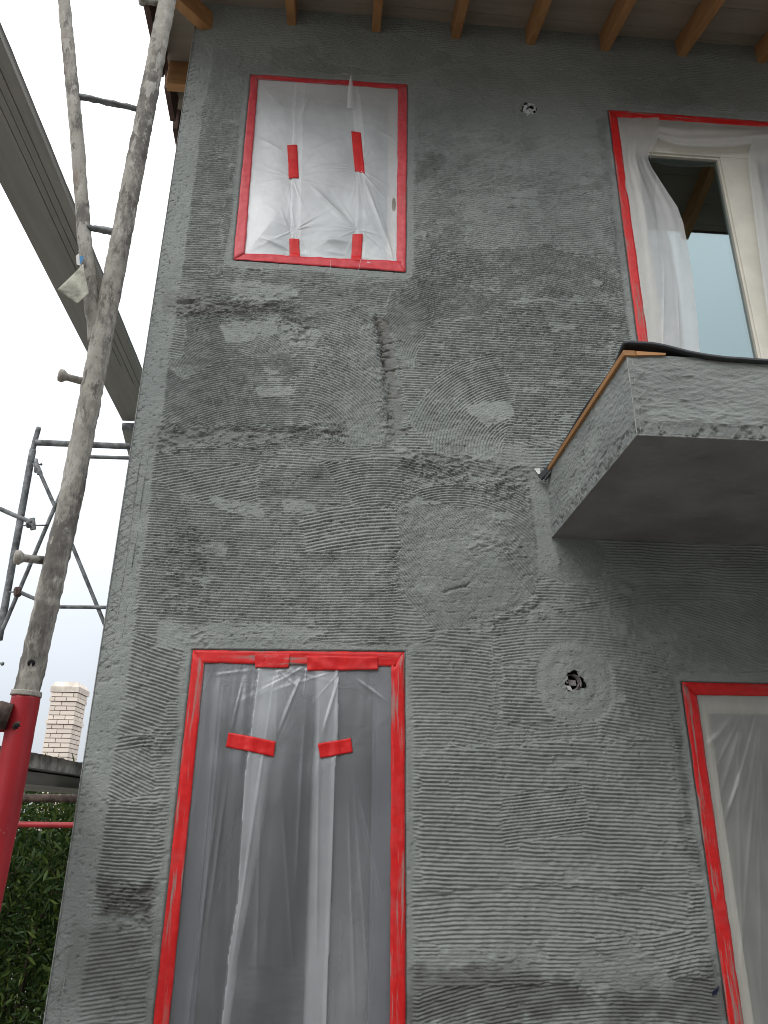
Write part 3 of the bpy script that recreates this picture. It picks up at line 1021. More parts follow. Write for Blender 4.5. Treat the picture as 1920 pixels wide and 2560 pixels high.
    R.stain(P_([(1290, 250), (1312, 250), (1360, 620), (1330, 560)]), wet=0.40, seed=12, soft=0.02)
    R.stain(P_([(1270, 60), (1659, 90), (1659, 240), (1330, 235)]), wet=0.25, seed=13)  # shade under the eaves, put into the wall colour
    R.stain(P_([(860, 1010), (1120, 1010), (1120, 1080), (900, 1060)]), wet=0.2, seed=14)
    R.stain(P_([(740, 630), (900, 600), (880, 690), (740, 690)]), wet=0.2, seed=15)
    for k in range(70):
        x, z = rr.uniform(XC, XR), rr.uniform(0.7, 5.6)
        R.stain(brushed(x, z, rr.uniform(0.05, 0.3), rr.uniform(0.03, 0.10), rr.normal(0, 25)), wet=rr.uniform(0.05, 0.22), seed=60 + k, soft=0.03)
    for k in range(60):
        x, z = rr.uniform(XC, XR), rr.uniform(1.0, 5.3)
        R.stain(brushed(x, z, rr.uniform(0.08, 0.45), rr.uniform(0.05, 0.14), rr.normal(0, 10)), pale=rr.uniform(0.1, 0.4), seed=160 + k, soft=0.04)

    # smooth margins: at the free corner, round the taped openings, by the balcony and round the boxes
    cw = 0.115 + 0.015 * fbm(U * 0 + 1, Z, 6, 4, 3) + 0.006 * fbm(U, Z, 30, 14, 2)
    mc = smooth01((cw - (U - XC)) / 0.012)
    dots = np.clip(fbm(U, Z, 75, 61, 2) - 0.28, 0, 1)
    R.h = R.h * (1 - mc) + (0.0075 + 0.0008 * R.tear2 - 0.010 * dots) * mc
    R.wet = R.wet * (1 - 0.5 * mc)
    mc_all = 0.6 * mc
    for i, q in enumerate(OPEN):
        sd = sd_poly(U, Z, q)
        wdt = 0.045 + 0.018 * fbm(U, Z, 7, 70 + i, 3)
        m = smooth01((wdt - sd) / 0.02)
        dots = np.clip(fbm(U, Z, 60, 90 + i, 2) - 0.33, 0, 1)
        R.h = R.h * (1 - m) + (0.0070 + 0.0012 * R.tear2 - 0.007 * dots) * m
        mc_all = np.maximum(mc_all, 0.75 * m)
        mc_all = np.where(sd < 0.012, 1.0, mc_all)
        edge = smooth01((0.008 - sd) / 0.008)
        R.h = R.h * (1 - edge) + (-0.004) * edge
    ms = smooth01((0.055 - np.abs(U - 0.905 - 0.01 * fbm(U * 0, Z, 5, 3, 2))) / 0.02) * smooth01((3.05 - Z) / 0.05) * smooth01((Z - 2.50) / 0.10)
    R.h = R.h * (1 - ms) + (0.007 + 0.0015 * R.tear2) * ms
    for (bx, bz, br), big in zip(BOXES, (0.02, 0.135)):
        d = np.hypot(U - bx, Z - bz) + 0.012 * fbm(U, Z, 12, 71, 3)
        m = smooth01((br + big - d) / 0.02)
        ring = 0.0075 + 0.0022 * R.tear2 + 0.0012 * np.sin(d / 0.009)
        R.h = R.h * (1 - m) + ring * m
        rim = np.exp(-((d - br) / 0.010) ** 2)
        R.h += rim * 0.005 * np.clip(0.3 + R.tear * 1.4, -0.4, 1)
    R.h += 0.0014 * R.tear
    R.h += np.random.default_rng(99).normal(0, 0.00042, U.shape)          # sand grains
    # crumbs and small torn pits left by the tines
    pit = vnoise(U * 0.75, Z * 1.35, 110, 411)
    gate = smooth01((fbm(U, Z, 3.5, 413, 3) + 0.25) / 0.5) * (1 - mc_all)
    R.h -= 0.0050 * smooth01((pit - 0.72) / 0.2) * gate
    crumb = vnoise(U, Z, 130, 415)
    R.h += 0.0030 * smooth01((crumb - 0.70) / 0.2) * gate
    rag = fbm(U * 0.35, Z * 1.6, 60, 417, 2)
    R.h -= 0.0036 * smooth01((rag - 0.52) / 0.16) * smooth01((fbm(U, Z, 2.2, 419, 3) + 0.1) / 0.3) * (1 - mc_all)
    R.h += 0.004 * fbm(U, Z, 1.3, 88, 3)
    R.h[0, :] = np.minimum(R.h[0, :], 0.006)

    # leave the openings and boxes out of the sheet
    Uc, Zc = U[:-1, :-1] + R.dx / 2, Z[:-1, :-1] + R.dz / 2
    keep = np.ones(Uc.shape, bool)
    for q in OPEN:
        keep &= sd_poly(Uc, Zc, q) > -0.012
    for bx, bz, br in BOXES:
        ang = np.arctan2(Zc - bz, Uc - bx)
        rad = br * (0.92 + 0.16 * np.sin(3 * ang + bx * 9) + 0.10 * np.sin(7 * ang + bz * 5))
        keep &= np.hypot(Uc - bx, Zc - bz) > rad
    keep &= ~((Uc > 0.95) & (Zc > 2.72) & (Zc < 3.0))           # behind the balcony
    P = np.stack([U, -R.h, Z], -1)
    o = link('stucco_wall', grid_mesh(P, keep, dict(pale=R.pale, wet=R.wet, brown=R.brown), flip=False), house, M['stucco'], False)
    return o


wall = build_wall()


def flat_panel(name, a, b, c, d, mat, parent, n=2):
    return link(name, mesh([a, b, c, d], [(0, 1, 2, 3)]), parent, mat, False)


# the rest of the shell: plinth, right continuation, side and back walls, ceiling
MB().box((XC, -0.001, -0.3), (LO_O[3][0] - 0.001, 0.02, 0.625)).build('plinth_wall', M['stucco'], house)
MB().box((LO_O[2][0] + 0.001, -0.001, -0.3), (LR_O[3][0] - 0.001, 0.02, 0.625)).build('plinth_wall', M['stucco'], house)
mb = MB()
mb.box((XR - 0.002, 0.0, -0.3), (7.5, 0.15, 6.06))
mb.build('return_wall', M['stucco'], house)
mb = MB()
mb.box((XC, 0.003, -0.4), (XC + 0.10, 7.0, 6.3))
mb.build('side_wall', M['stucco'], house)
mb = MB()
mb.box((XC + 0.10, 6.9, -0.4), (7.5, 7.0, 6.3)).box((7.35, 0.15, -0.4), (7.5, 6.9, 6.3))
mb.box((XC + 0.10, 0.16, 2.62), (7.35, 6.9, 2.90)).box((XC + 0.10, 0.16, 5.90), (7.35, 6.9, 6.0))
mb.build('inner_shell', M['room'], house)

# wire lath showing at the free corner: an expanded corner bead with a thin bright nose
mb = MB()
mb.tube([(XC - 0.001, -0.009, 0.62), (XC - 0.001, -0.009, 5.80)], 0.0022, 5)
rr = np.random.default_rng(5)
for k in range(150):
    z = 0.66 + k * 0.034
    if z > 5.7:
        break
    if rr.random() < 0.62:
        L = rr.uniform(0.02, 0.06)
        mb.tube([(XC + 0.004, -0.0085, z), (XC + L, -0.0078, z + L * 0.75)], 0.0009, 3)
    if rr.random() < 0.62:
        L = rr.uniform(0.02, 0.06)
        mb.tube([(XC + 0.004, -0.0087, z), (XC + L, -0.0080, z - L * 0.75)], 0.0009, 3)
for k in range(16):
    z = rr.uniform(0.7, 5.2)
    x = XC + rr.choice([0.045, 0.075])
    mb.tube([(x, -0.0085, z), (x + 0.001, -0.0085, z + rr.uniform(0.1, 0.35))], 0.0010, 3)
mb.build('corner_bead', M['wire'], house)

# ------------------------------------------------------------------ eaves
SL = 1.0 / 3.0
ZR = 5.785                          # underside of the rafters where they meet the wall
EAVE = 1.02
D_ = 0.135
XE = -1.150                      # edge of the side eave


def rafter(xc, w=0.050, d=0.135):
    mb = MB()
    y0, y1 = 0.30, -EAVE + 0.03
    x0, x1 = xc - w / 2, xc + w / 2
    z = lambda y: ZR + SL * y
    mb.solid([(x0, y1, z(y1)), (x1, y1, z(y1)), (x1, y0, z(y0)), (x0, y0, z(y0)),
              (x0, y1, z(y1) + d), (x1, y1, z(y1) + d), (x1, y0, z(y0) + d), (x0, y0, z(y0) + d)])
    return bevel(mb.build('rafter', M['rafter'], house), 0.003)


for x in [-0.353, 0.132, 0.597, 1.038, 1.485, 1.95, 2.44, 2.90, 3.37, 3.83, 4.30]:
    rafter(x)
# side eave: short lookouts running out to the left, level
for y in [0.385, 0.86, 1.34, 1.82]:
    mb = MB()
    mb.box((XE + 0.015, y, 5.735), (XC + 0.2, y + 0.055, 5.935))
    bevel(mb.build('lookout', M['rafter_x'], house), 0.003)
# hip rafter at the corner
mb = MB()
mb.bar((-0.820, 0.015, 5.775), (-1.185, -0.472, 5.650), 0.058, 0.13)
bevel(mb.build('hip_rafter', M['rafter'], house), 0.003)
# sheathing boards over the rafters: separate boards with open joints
nb = 7
for k in range(nb):
    ya, yb = -EAVE + k * 0.185, -EAVE + (k + 1) * 0.185 - 0.002
    za, zb = ZR + SL * ya + D_ + 0.001, ZR + SL * yb + D_ + 0.001
    mb = MB()
    xa = XE + 0.002 if ya < -0.05 else XC + 0.005
    mb.solid([(xa, ya, za), (6.5, ya, za), (6.5, yb, zb), (xa, yb, zb), (xa, ya, za + 0.018), (6.5, ya, za + 0.018), (6.5, yb, zb + 0.018), (xa, yb, zb + 0.018)])
    mb.build('sheathing_board', M['sheath'], house)
MB().box((XE + 0.004, -0.10, 5.937), (XC + 0.15, 6.9, 5.955)).build('sheathing_board', M['sheath'], house)
# roof covering: one slab above the boards, and dark stepped edge boards along the side eave
mb = MB()
za, zb = ZR - SL * EAVE + D_ + 0.022, ZR + SL * 3.4 + D_ + 0.022
mb.solid([(XE - 0.01, -EAVE - 0.05, za), (7.6, -EAVE - 0.05, za), (7.6, 3.4, zb), (XC + 0.2, 3.4, zb),
          (XE - 0.01, -EAVE - 0.05, za + 0.05), (7.6, -EAVE - 0.05, za + 0.05), (7.6, 3.4, zb + 0.05), (XC + 0.2, 3.4, zb + 0.05)])
mb.build('roof', M['tile'], house)
for k, (ya, yb, dx) in enumerate([(-1.0, -0.33, 0), (-0.325, 0.345, 0), (0.44, 0.66, 0.012), (0.74, 0.98, 0.008), (1.08, 1.32, 0.01), (1.42, 1.7, 0.01)]):
    mb = MB()
    x0, x1 = XE - 0.020 + dx, XE + 0.012 + dx
    mb.solid([(x0, ya, 5.765), (x1, ya, 5.765), (x1, yb, 5.735), (x0, yb, 5.735), (x0 - 0.01, ya, 5.950), (x1, ya, 5.950), (x1, yb, 5.935), (x0 - 0.01, yb, 5.935)])
    mb.build('fascia_board', M['tile'], house)
for k in range(8):                                     # tile ends riding over the edge boards
    y = -0.9 + k * 0.31
    mb = MB()
    mb.solid([(XE - 0.045, y, 5.945), (XC, y, 6.00), (XC, y + 0.30, 5.99), (XE - 0.03, y + 0.30, 5.935),
              (XE - 0.045, y, 5.968), (XC, y, 6.02), (XC, y + 0.30, 6.01), (XE - 0.03, y + 0.30, 5.955)])
    mb.build('roof_tile', M['tile'], house)

# ------------------------------------------------------------------ windows (behind the film)
def window(x0, x1, z0, z1, mat, bars=(), rail=0.06, y=0.035, depth=0.06, glass='glass', head=None):
    head = head or rail
    w = MB()
    w.box((x0, y, z0), (x0 + rail, y + depth, z1)).box((x1 - rail, y, z0), (x1, y + depth, z1))
    w.box((x0 + rail, y + 0.001, z1 - head), (x1 - rail, y + depth, z1)).box((x0 + rail, y + 0.001, z0), (x1 - rail, y + depth, z0 + rail))
    for bx, bw in bars:
        w.box((bx - bw / 2, y + 0.002, z0 + rail), (bx + bw / 2, y + depth, z1 - head))
    o = bevel(w.build('window', mat, house), 0.004, 2)
    e = sorted([x0 + rail] + [b - s * bw / 2 for b, bw in bars for s in (1, -1)] + [x1 - rail])
    for a, b in zip(e[0::2], e[1::2]):
        s = MB()
        q = 0.012
        s.box((a, y + 0.012, z0 + rail), (a + q, y + 0.05, z1 - head)).box((b - q, y + 0.012, z0 + rail), (b, y + 0.05, z1 - head))
        s.box((a + q, y + 0.013, z1 - head - q), (b - q, y + 0.05, z1 - head)).box((a + q, y + 0.013, z0 + rail), (b - q, y + 0.05, z0 + rail + q))
        s.build('glazing_bead', mat, o)
        MB().box((a + q, y + 0.030, z0 + rail + q), (b - q, y + 0.036, z1 - head - q)).build('pane', M[glass], o)
    return o


def reveal(q, parent_name='window_reveal'):
    """plain lining of an opening from the render back to the room"""
    x0, x1 = q[:, 0].min(), q[:, 0].max()
    z0, z1 = q[:, 1].min(), q[:, 1].max()
    w = MB()
    w.box((x0 - 0.02, 0.008, z0 - 0.02), (x0 + 0.012, 0.20, z1 + 0.02)).box((x1 - 0.012, 0.008, z0 - 0.02), (x1 + 0.02, 0.20, z1 + 0.02))
    w.box((x0 + 0.013, 0.009, z1 - 0.012), (x1 - 0.013, 0.20, z1 + 0.02)).box((x0 + 0.013, 0.009, z0 - 0.02), (x1 - 0.013, 0.20, z0 + 0.012))
    w.build(parent_name, M['frame'], house)


for q in OPEN:
    reveal(q)
window(-0.53, 0.285, 4.12, 5.36, M['frame'], [], glass='dark_glass')
window(-0.527, 0.29, 0.07, 2.175, M['door'], [], 0.10, glass='dark_glass')
window(1.465, 2.63, 3.03, 5.28, M['frame'], [(2.19, 0.20)], 0.13, head=0.225)
window(1.455, 2.63, 0.07, 2.09, M['frame'], [(2.04, 0.12)], 0.085, glass='dark_glass')


# ------------------------------------------------------------------ masking: film and red tape
def bil(q, s, t):
    """q = TL, TR, BR, BL in (x, z); s to the right, t down"""
    s, t = s[..., None], t[..., None]
    return (q[0] * (1 - s) + q[1] * s) * (1 - t) + (q[3] * (1 - s) + q[2] * s) * t


def strip(name, a, b, c, d, mat, parent, n=60, m=6, y=-0.0035, crease=0.0026, wob=0.0030, seed=0, label=None, edge_lift=0.0):
    """tape laid over the quad a b c d (a-b one long edge, d-c the other), slightly wrinkled, with thickness"""
    L = np.linspace(0, 1, n)[:, None]
    W = np.linspace(0, 1, m)[None, :]
    a, b, c, d = map(np.asarray, (a, b, c, d))
    Pq = (a * (1 - L[..., None]) + b * L[..., None]) * (1 - W[..., None]) + (d * (1 - L[..., None]) + c * L[..., None]) * W[..., None]
    length = np.linalg.norm(b - a)
    nx = fbm(L * length + 0 * W, W * 0.05 + 0 * L + seed, 30, 40 + seed, 3)
    nrm = np.array([-(b - a)[1], (b - a)[0]]) / (length + 1e-9)
    ed = (np.abs(W - 0.5) * 2) ** 4
    off = wob * fbm(L * length + seed, np.round(W) * 3.1 + 0 * L, 18, 60 + seed, 3) * ed
    Pq = Pq + nrm * off[..., None]
    h = crease * nx + crease * 1.3 * np.sin(W * PI * 2 + 6 * vnoise(L * length, L * 0 + seed, 5, seed)) * fbm(L * length, L * 0 + 9 + seed, 6, 50 + seed, 2)
    h = h - edge_lift * np.clip(W - 0.6, 0, 1)
    Y = y - 0.0005 - h
    P = np.stack([Pq[..., 0], np.broadcast_to(Y, Pq[..., 0].shape), Pq[..., 1]], -1)
    o = link(name, grid_mesh(P), parent, mat)
    sm = o.modifiers.new('thick', 'SOLIDIFY')
    sm.thickness = 0.0006
    sm.offset = 0
    if label:
        o['label'] = label
    return o


def frame_tape(q_out, q_in, parent, mats, sides='TLRB', y=-0.004, seed=0):
    TL, TR, BR, BL = range(4)
    O, I = q_out, q_in
    mh, mv = mats
    if 'T' in sides:
        strip('tape_strip', O[TL], O[TR], I[TR] + [0.02, 0], I[TL] - [0.02, 0], mh, parent, y=y, seed=seed + 1)
    if 'B' in sides:
        strip('tape_strip', I[BL] - [0.02, 0], I[BR] + [0.02, 0], O[BR], O[BL], mh, parent, y=y - 0.001, seed=seed + 2, crease=0.004)
    if 'L' in sides:
        strip('tape_strip', O[TL], O[BL], I[BL], I[TL], mv, parent, y=y - 0.0016, seed=seed + 3)
    if 'R' in sides:
        strip('tape_strip', I[TR], I[BR], O[BR], O[TR], mv, parent, y=y - 0.0016, seed=seed + 4)


SKIN = {}


def patch(parent, pts, seed, y=-0.016, label=None):
    """a loose piece of tape stuck on the film; pts TL TR BR BL in photograph pixels"""
    c = [at(*p, Y=y)[[0, 2]] for p in pts]
    a, b = np.linalg.norm(c[1] - c[0]), np.linalg.norm(c[3] - c[0])
    q = (c[0], c[1], c[2], c[3]) if a > b else (c[0], c[3], c[2], c[1])
    o = strip('tape_patch', *q, M['tape_clean'], parent, 30, 9, 0.0, 0.0006, 0.002, seed, label)
    S = SKIN[parent.name]                               # lay it on the film
    S = S[(np.abs(S[:, 0] - c[0][0]) < 0.25) & (np.abs(S[:, 2] - c[0][1]) < 0.25)]
    off = np.array(parent.location)
    for v in o.data.vertices:
        p = np.array(v.co) + off
        d = np.hypot(S[:, 0] - p[0], S[:, 2] - p[2])
        near_ = S[d < 0.012, 1] if (d < 0.012).any() else S[[d.argmin()], 1]
        v.co.y = 0.6 * near_.min() + 0.4 * near_.mean() - 0.0022 - off[1] + (v.co.y + off[1]) * 0.6
    return o


def px_curve(pts, py):
    pts = np.asarray(pts, float)
    return np.interp(py, pts[:, 1], pts[:, 0])


def radial(X, Y, cx, cy, n, reach, seed):
    """gathers fanning out of a pinned point, in photograph pixels"""
    dx, dy = X - cx, Y - cy
    d = np.hypot(dx, dy)
    a = np.arctan2(dy, dx)
    r = np.random.default_rng(seed)
    out = np.zeros_like(X)
    for k in range(n):
        a0 = r.uniform(-PI, PI)
        w = r.uniform(0.025, 0.085)
        ln = reach * r.uniform(0.4, 1.2)
        da = np.angle(np.exp(1j * (a - a0)))
        out += r.uniform(0.4, 1.0) * np.clip(1 - np.abs(da) / (1.7 * w), 0, 1) ** 1.6 * np.exp(-d / ln) * smooth01(d / 12)
    return out


def crease_line(X, Y, p, q, w, seed=0):
    """a straight fold from p to q in photograph pixels: distance weight"""
    p, q = np.array(p, float), np.array(q, float)
    e = q - p
    t = ((X - p[0]) * e[0] + (Y - p[1]) * e[1]) / (e @ e)
    tc = np.clip(t, 0, 1)
    d = np.hypot(X - p[0] - e[0] * tc, Y - p[1] - e[1] * tc)
    k = np.clip(d / (1.7 * w), 0, 1)
    return ((1 - k) ** 2) * (0.25 + 0.75 * (1 - k)) * smooth01(np.minimum(t + 0.02, 1.02 - t) / 0.45)


# --- upper small window
sheet1 = thing('plastic_sheet', 'white plastic film with four upright red tape patches over the small upper window', 'plastic sheet',
               (float(UP_O[:, 0].mean()), 0, float(UP_O[:, 1].min())), 'masked windows')


def film_upper():
    s, t = np.meshgrid(np.linspace(-0.015, 1.015, 230), np.linspace(-0.012, 1.012, 330), indexing='ij')
    xz = bil(UP_I, s, t)
    X, Z = xz[..., 0], xz[..., 1]
    P = np.stack([X, 0 * X - 0.006, Z], -1)
    px, py = seen(P)
    edge = np.clip(np.minimum(np.minimum(s, 1 - s), np.minimum(t, 1 - t)), 0, 1)
    pins = [(733, 405), (895, 380), (737, 615), (893, 615)]
    h = 0.020 * smooth01(edge / 0.22)
    h += 0.010 * fbm(X, Z, 3.2, 12, 2) * smooth01(edge / 0.1)
    h += 0.0028 * fbm(X, Z, 13, 13, 4) * smooth01(edge / 0.04)
    for i, (cx, cy) in enumerate(pins):
        d = np.hypot((px - cx), (py - cy) * 0.7)
        h -= 0.014 * np.exp(-(d / 38) ** 2)
        h += 0.0055 * radial(px, py, cx, cy + (45 if i < 2 else -40), 16, 55, 20 + i)
    h += 0.006 * radial(px, py, 985, 652, 14, 110, 44)
    h += 0.004 * radial(px, py, 990, 228, 8, 60, 45)
    h += 0.003 * radial(px, py, 615, 630, 8, 60, 46)
    for (p, q, w, a) in [((893, 580), (765, 455), 10, 0.010), ((985, 650), (905, 440), 9, 0.008), ((993, 350), (940, 330), 9, 0.006),
                         ((745, 320), (775, 240), 8, 0.006), ((733, 330), (738, 210), 6, 0.004), ((640, 590), (735, 625), 8, 0.009),
                         ((800, 600), (880, 605), 12, 0.010), ((810, 625), (880, 640), 8, 0.006), ((700, 525), (730, 600), 6, 0.005),
                         ((640, 340), (720, 390), 9, 0.004), ((760, 390), (850, 350), 8, 0.004), ((760, 430), (880, 410), 8, 0.004)]:
        h += a * crease_line(px, py, p, q, w)
    # two upright pleats where the sheet is lapped on itself
    x1 = px_curve([(742, 195), (735, 330), (731, 450), (729, 620), (728, 700)], py)
    x2 = px_curve([(868, 190), (880, 240), (889, 330), (893, 470), (892, 620), (890, 700)], py)
    dens = np.zeros_like(px)
    for xc, wr in ((x1, 22), (x2, 20)):
        k = (px - xc)
        h += 0.0045 * np.exp(-(np.clip(k, 0, None) / 9.0) ** 2) * (k > -1.5)
        dens += 0.55 * ((k > 0) & (k < wr))
    # denser towards the upper left, thinner to the lower right
    lean = (px - 640) / 350 * 0.75 + (py - 200) / 450 * 0.55
    dens += 0.62 * smooth01((1.02 - lean + 0.25 * fbm(X, Z, 5, 14, 3)) / 0.7)
    for (cx, cy, rx, ry, a) in [(895, 500, 55, 75, 0.45), (830, 612, 55, 20, 0.6), (700, 625, 60, 14, 0.5), (975, 320, 26, 60, 0.5), (950, 590, 40, 60, 0.4), (840, 480, 30, 40, 0.3)]:
        dens -= a * np.exp(-((px - cx) / rx) ** 2 - ((py - cy) / ry) ** 2)
    P[..., 1] = -0.0015 - h * 0.85 * smooth01(edge / 0.02)
    SKIN[sheet1.name] = P.reshape(-1, 3).copy()
    tear = (np.hypot((px - 984) / 5.5, (py - 510) / 17) < 1)
    keep = ~tear[:-1, :-1]
    return link('film', grid_mesh(P, keep, dict(dens=np.clip(dens, 0, 1)), True), sheet1, M['film_up'])


film_upper()
frame_tape(UP_O, UP_I, sheet1, (M['tape_h_pale'], M['tape_v_pale']), seed=10)
for i, p in enumerate([[(718, 364), (743, 364), (747, 446), (722, 448)], [(878, 329), (902, 334), (912, 436), (887, 430)],
                       [(723, 594), (748, 594), (750, 652), (724, 652)], [(882, 584), (907, 585), (903, 650), (878, 648)]]):
    patch(sheet1, p, 30 + i, -0.014 if i < 2 else -0.013)
# loose tongue of film above the tape
pts = [at(868, 262, -0.02), at(880, 262, -0.02), at(874, 225, -0.024), at(882, 192, -0.03), at(872, 191, -0.032), at(867, 224, -0.026)]
mb = MB()
for k in range(12):
    pass
L = np.linspace(0, 1, 14)
lo, hi = np.array([at(868, 270, -0.020), at(869, 225, -0.026), at(876, 190, -0.034)]), np.array([at(884, 275, -0.018), at(884, 225, -0.022), at(879, 190, -0.036)])
gl_ = np.array([[np.interp(l, [0, .5, 1], lo[:, k]) for k in range(3)] for l in L])
gr_ = np.array([[np.interp(l, [0, .5, 1], hi[:, k]) for k in range(3)] for l in L])
W = np.linspace(0, 1, 6)
P = gl_[:, None] * (1 - W[None, :, None]) + gr_[:, None] * W[None, :, None]
P[..., 1] -= 0.006 * np.sin(W * PI)[None, :]
link('film_tongue', grid_mesh(P, None, dict(dens=np.full(P.shape[:2], 0.4)), True), sheet1, M['film_up'])
# thin threads of film hanging over the lower tape
mb = MB()
for (a, b) in (((827, 650), (822, 690)), ((902, 648), (890, 690))):
    mb = MB()
    mb.tube([at(*a, -0.012), at((a[0] + b[0]) / 2 + 2, (a[1] + b[1]) / 2, -0.016), at(*b, -0.014)], 0.0006, 4)
    mb.build('film_thread', M['white'], sheet1)

# --- tall lower window
sheet2 = thing('plastic_sheet', 'tall clear plastic film with two slanted red tape patches over the lower window', 'plastic sheet',
               (float(LO_O[:, 0].mean()), 0, 0.06), 'masked windows')


def film_lower():
    s, t = np.meshgrid(np.linspace(-0.015, 1.015, 230), np.linspace(-0.010, 1.0, 420), indexing='ij')
    xz = bil(LO_I, s, t)
    X, Z = xz[..., 0], xz[..., 1]
    P = np.stack([X, 0 * X - 0.004, Z], -1)
    px, py = seen(P)
    edge = np.clip(np.minimum(np.minimum(s, 1 - s), t * 1.6), 0, 1)
    h = 0.012 * smooth01(edge / 0.2) + 0.010 * fbm(X * 2.2, Z * 0.7, 2.4, 15, 2) * smooth01(edge / 0.1)
    h += 0.0012 * fbm(X * 1.5, Z * 0.8, 12, 16, 3)
    for i, (cx, cy) in enumerate([(575, 1866), (690, 1876), (802, 1872), (874, 1858)]):
        d = np.hypot(px - cx, py - cy)
        h -= 0.006 * np.exp(-(d / 40) ** 2)
        h += 0.0040 * radial(px, py, cx, cy, 9, 60, 70 + i)
    h += 0.006 * radial(px, py, 767, 1664, 12, 110, 81)
    h += 0.006 * radial(px, py, 855, 1674, 10, 150, 82)
    h += 0.004 * radial(px, py, 690, 1672, 8, 90, 83)
    h += 0.005 * radial(px, py, 978, 1790, 9, 80, 84)
    h += 0.004 * radial(px, py, 505, 1740, 8, 70, 85)
    h += 0.0030 * fbm(X * 9 + 0.6 * fbm(X, Z, 2, 3, 2), Z * 0.6, 2.2, 77, 3) + 0.0016 * np.abs(fbm(X * 16, Z * 0.8, 1.8, 78, 2))
    for (p, q, w, a) in [((520, 1690), (640, 1675), 5, 0.003), ((690, 1680), (560, 2560), 6, 0.006), ((770, 1670), (735, 2300), 8, 0.006), ((800, 1680), (790, 2500), 7, 0.005),
                         ((880, 1690), (974, 1760), 6, 0.008), ((870, 1890), (990, 2420), 6, 0.009), ((880, 1890), (930, 2560), 6, 0.008), ((868, 1890), (890, 2600), 7, 0.006),
                         ((560, 1890), (470, 2560), 7, 0.005), ((575, 1900), (510, 2400), 6, 0.005), ((700, 1900), (745, 2560), 8, 0.005), ((655, 1900), (640, 2560), 7, 0.004),
                         ((610, 1690), (575, 1850), 5, 0.004), ((760, 1675), (690, 1850), 6, 0.006), ((850, 1690), (800, 1860), 6, 0.005), ((893, 1730), (977, 1900), 5, 0.006)]:
        h += a * crease_line(px, py, p, q, w)
    x1 = px_curve([(646, 1640), (646, 1690), (629, 1833), (614, 1940), (604, 2100), (596, 2250), (572, 2390), (570, 2440), (556, 2560), (540, 2800)], py)
    x2 = px_curve([(843, 1640), (846, 1700), (844, 1830), (838, 1920), (832, 2100), (824, 2320), (815, 2560), (808, 2800)], py)
    w1 = np.interp(py, [1640, 1800, 2050, 2250, 2400, 2560], [70, 55, 44, 24, 20, 16])
    k = px - x1
    d1 = ((k > 0) * np.clip(1 - k / (w1 * 1.25), 0, 1) ** 0.7)
    k2 = x2 - px
    d2 = (k2 > 0) * smooth01((62 - k2) / 14)
    dens = 0.62 * d1 + 0.42 * d2
    h += 0.005 * np.exp(-(np.clip(k, 0, None) / 8.0) ** 2) * (k > -1.5) + 0.005 * np.exp(-(np.clip(k2, 0, None) / 8.0) ** 2) * (k2 > -1.5)
    dens += 0.16 * smooth01((1980 - py) / 300)
    dens += 0.08 * fbm(X, Z, 6, 19, 4) + 0.06 + 0.26 * np.clip(fbm(X * 6 + 0.4 * fbm(X, Z, 1.5, 4, 2), Z * 0.3, 2.0, 21, 2), -0.25, 1)
    P[..., 1] = -0.0015 - h * 1.15 * smooth01(edge / 0.02)
    SKIN[sheet2.name] = P.reshape(-1, 3).copy()
    return link('film', grid_mesh(P, None, dict(dens=np.clip(dens, 0, 1)), True), sheet2, M['film_low'])


film_lower()
frame_tape(LO_O, LO_I, sheet2, (M['tape_h_dirty'], M['tape_v']), 'TLR', seed=50)
strip('tape_strip', at(638, 1635)[[0, 2]], at(725, 1636)[[0, 2]], at(722, 1670)[[0, 2]], at(638, 1670)[[0, 2]], M['tape_h_dirty'], sheet2, 40, 12, -0.0085, 0.004, 0.002, 61,
     'crumpled short piece of red tape')
strip('tape_strip', at(768, 1640)[[0, 2]], at(945, 1642)[[0, 2]], at(945, 1675)[[0, 2]], at(768, 1678)[[0, 2]], M['tape_h'], sheet2, 50, 8, -0.0085, 0.003, 0.0015, 62)
patch(sheet2, [(571, 1831), (689, 1854), (684, 1892), (564, 1867)], 63, -0.017)
patch(sheet2, [(794, 1860), (877, 1844), (882, 1880), (801, 1896)], 64, -0.017)

# --- upper right window, film torn open
sheet3 = thing('plastic_sheet', 'torn plastic film hanging open at the balcony window with a clear glass pane behind', 'plastic sheet',
               (float(UR_O[:, 0].mean()), 0, 3.02), 'masked windows')


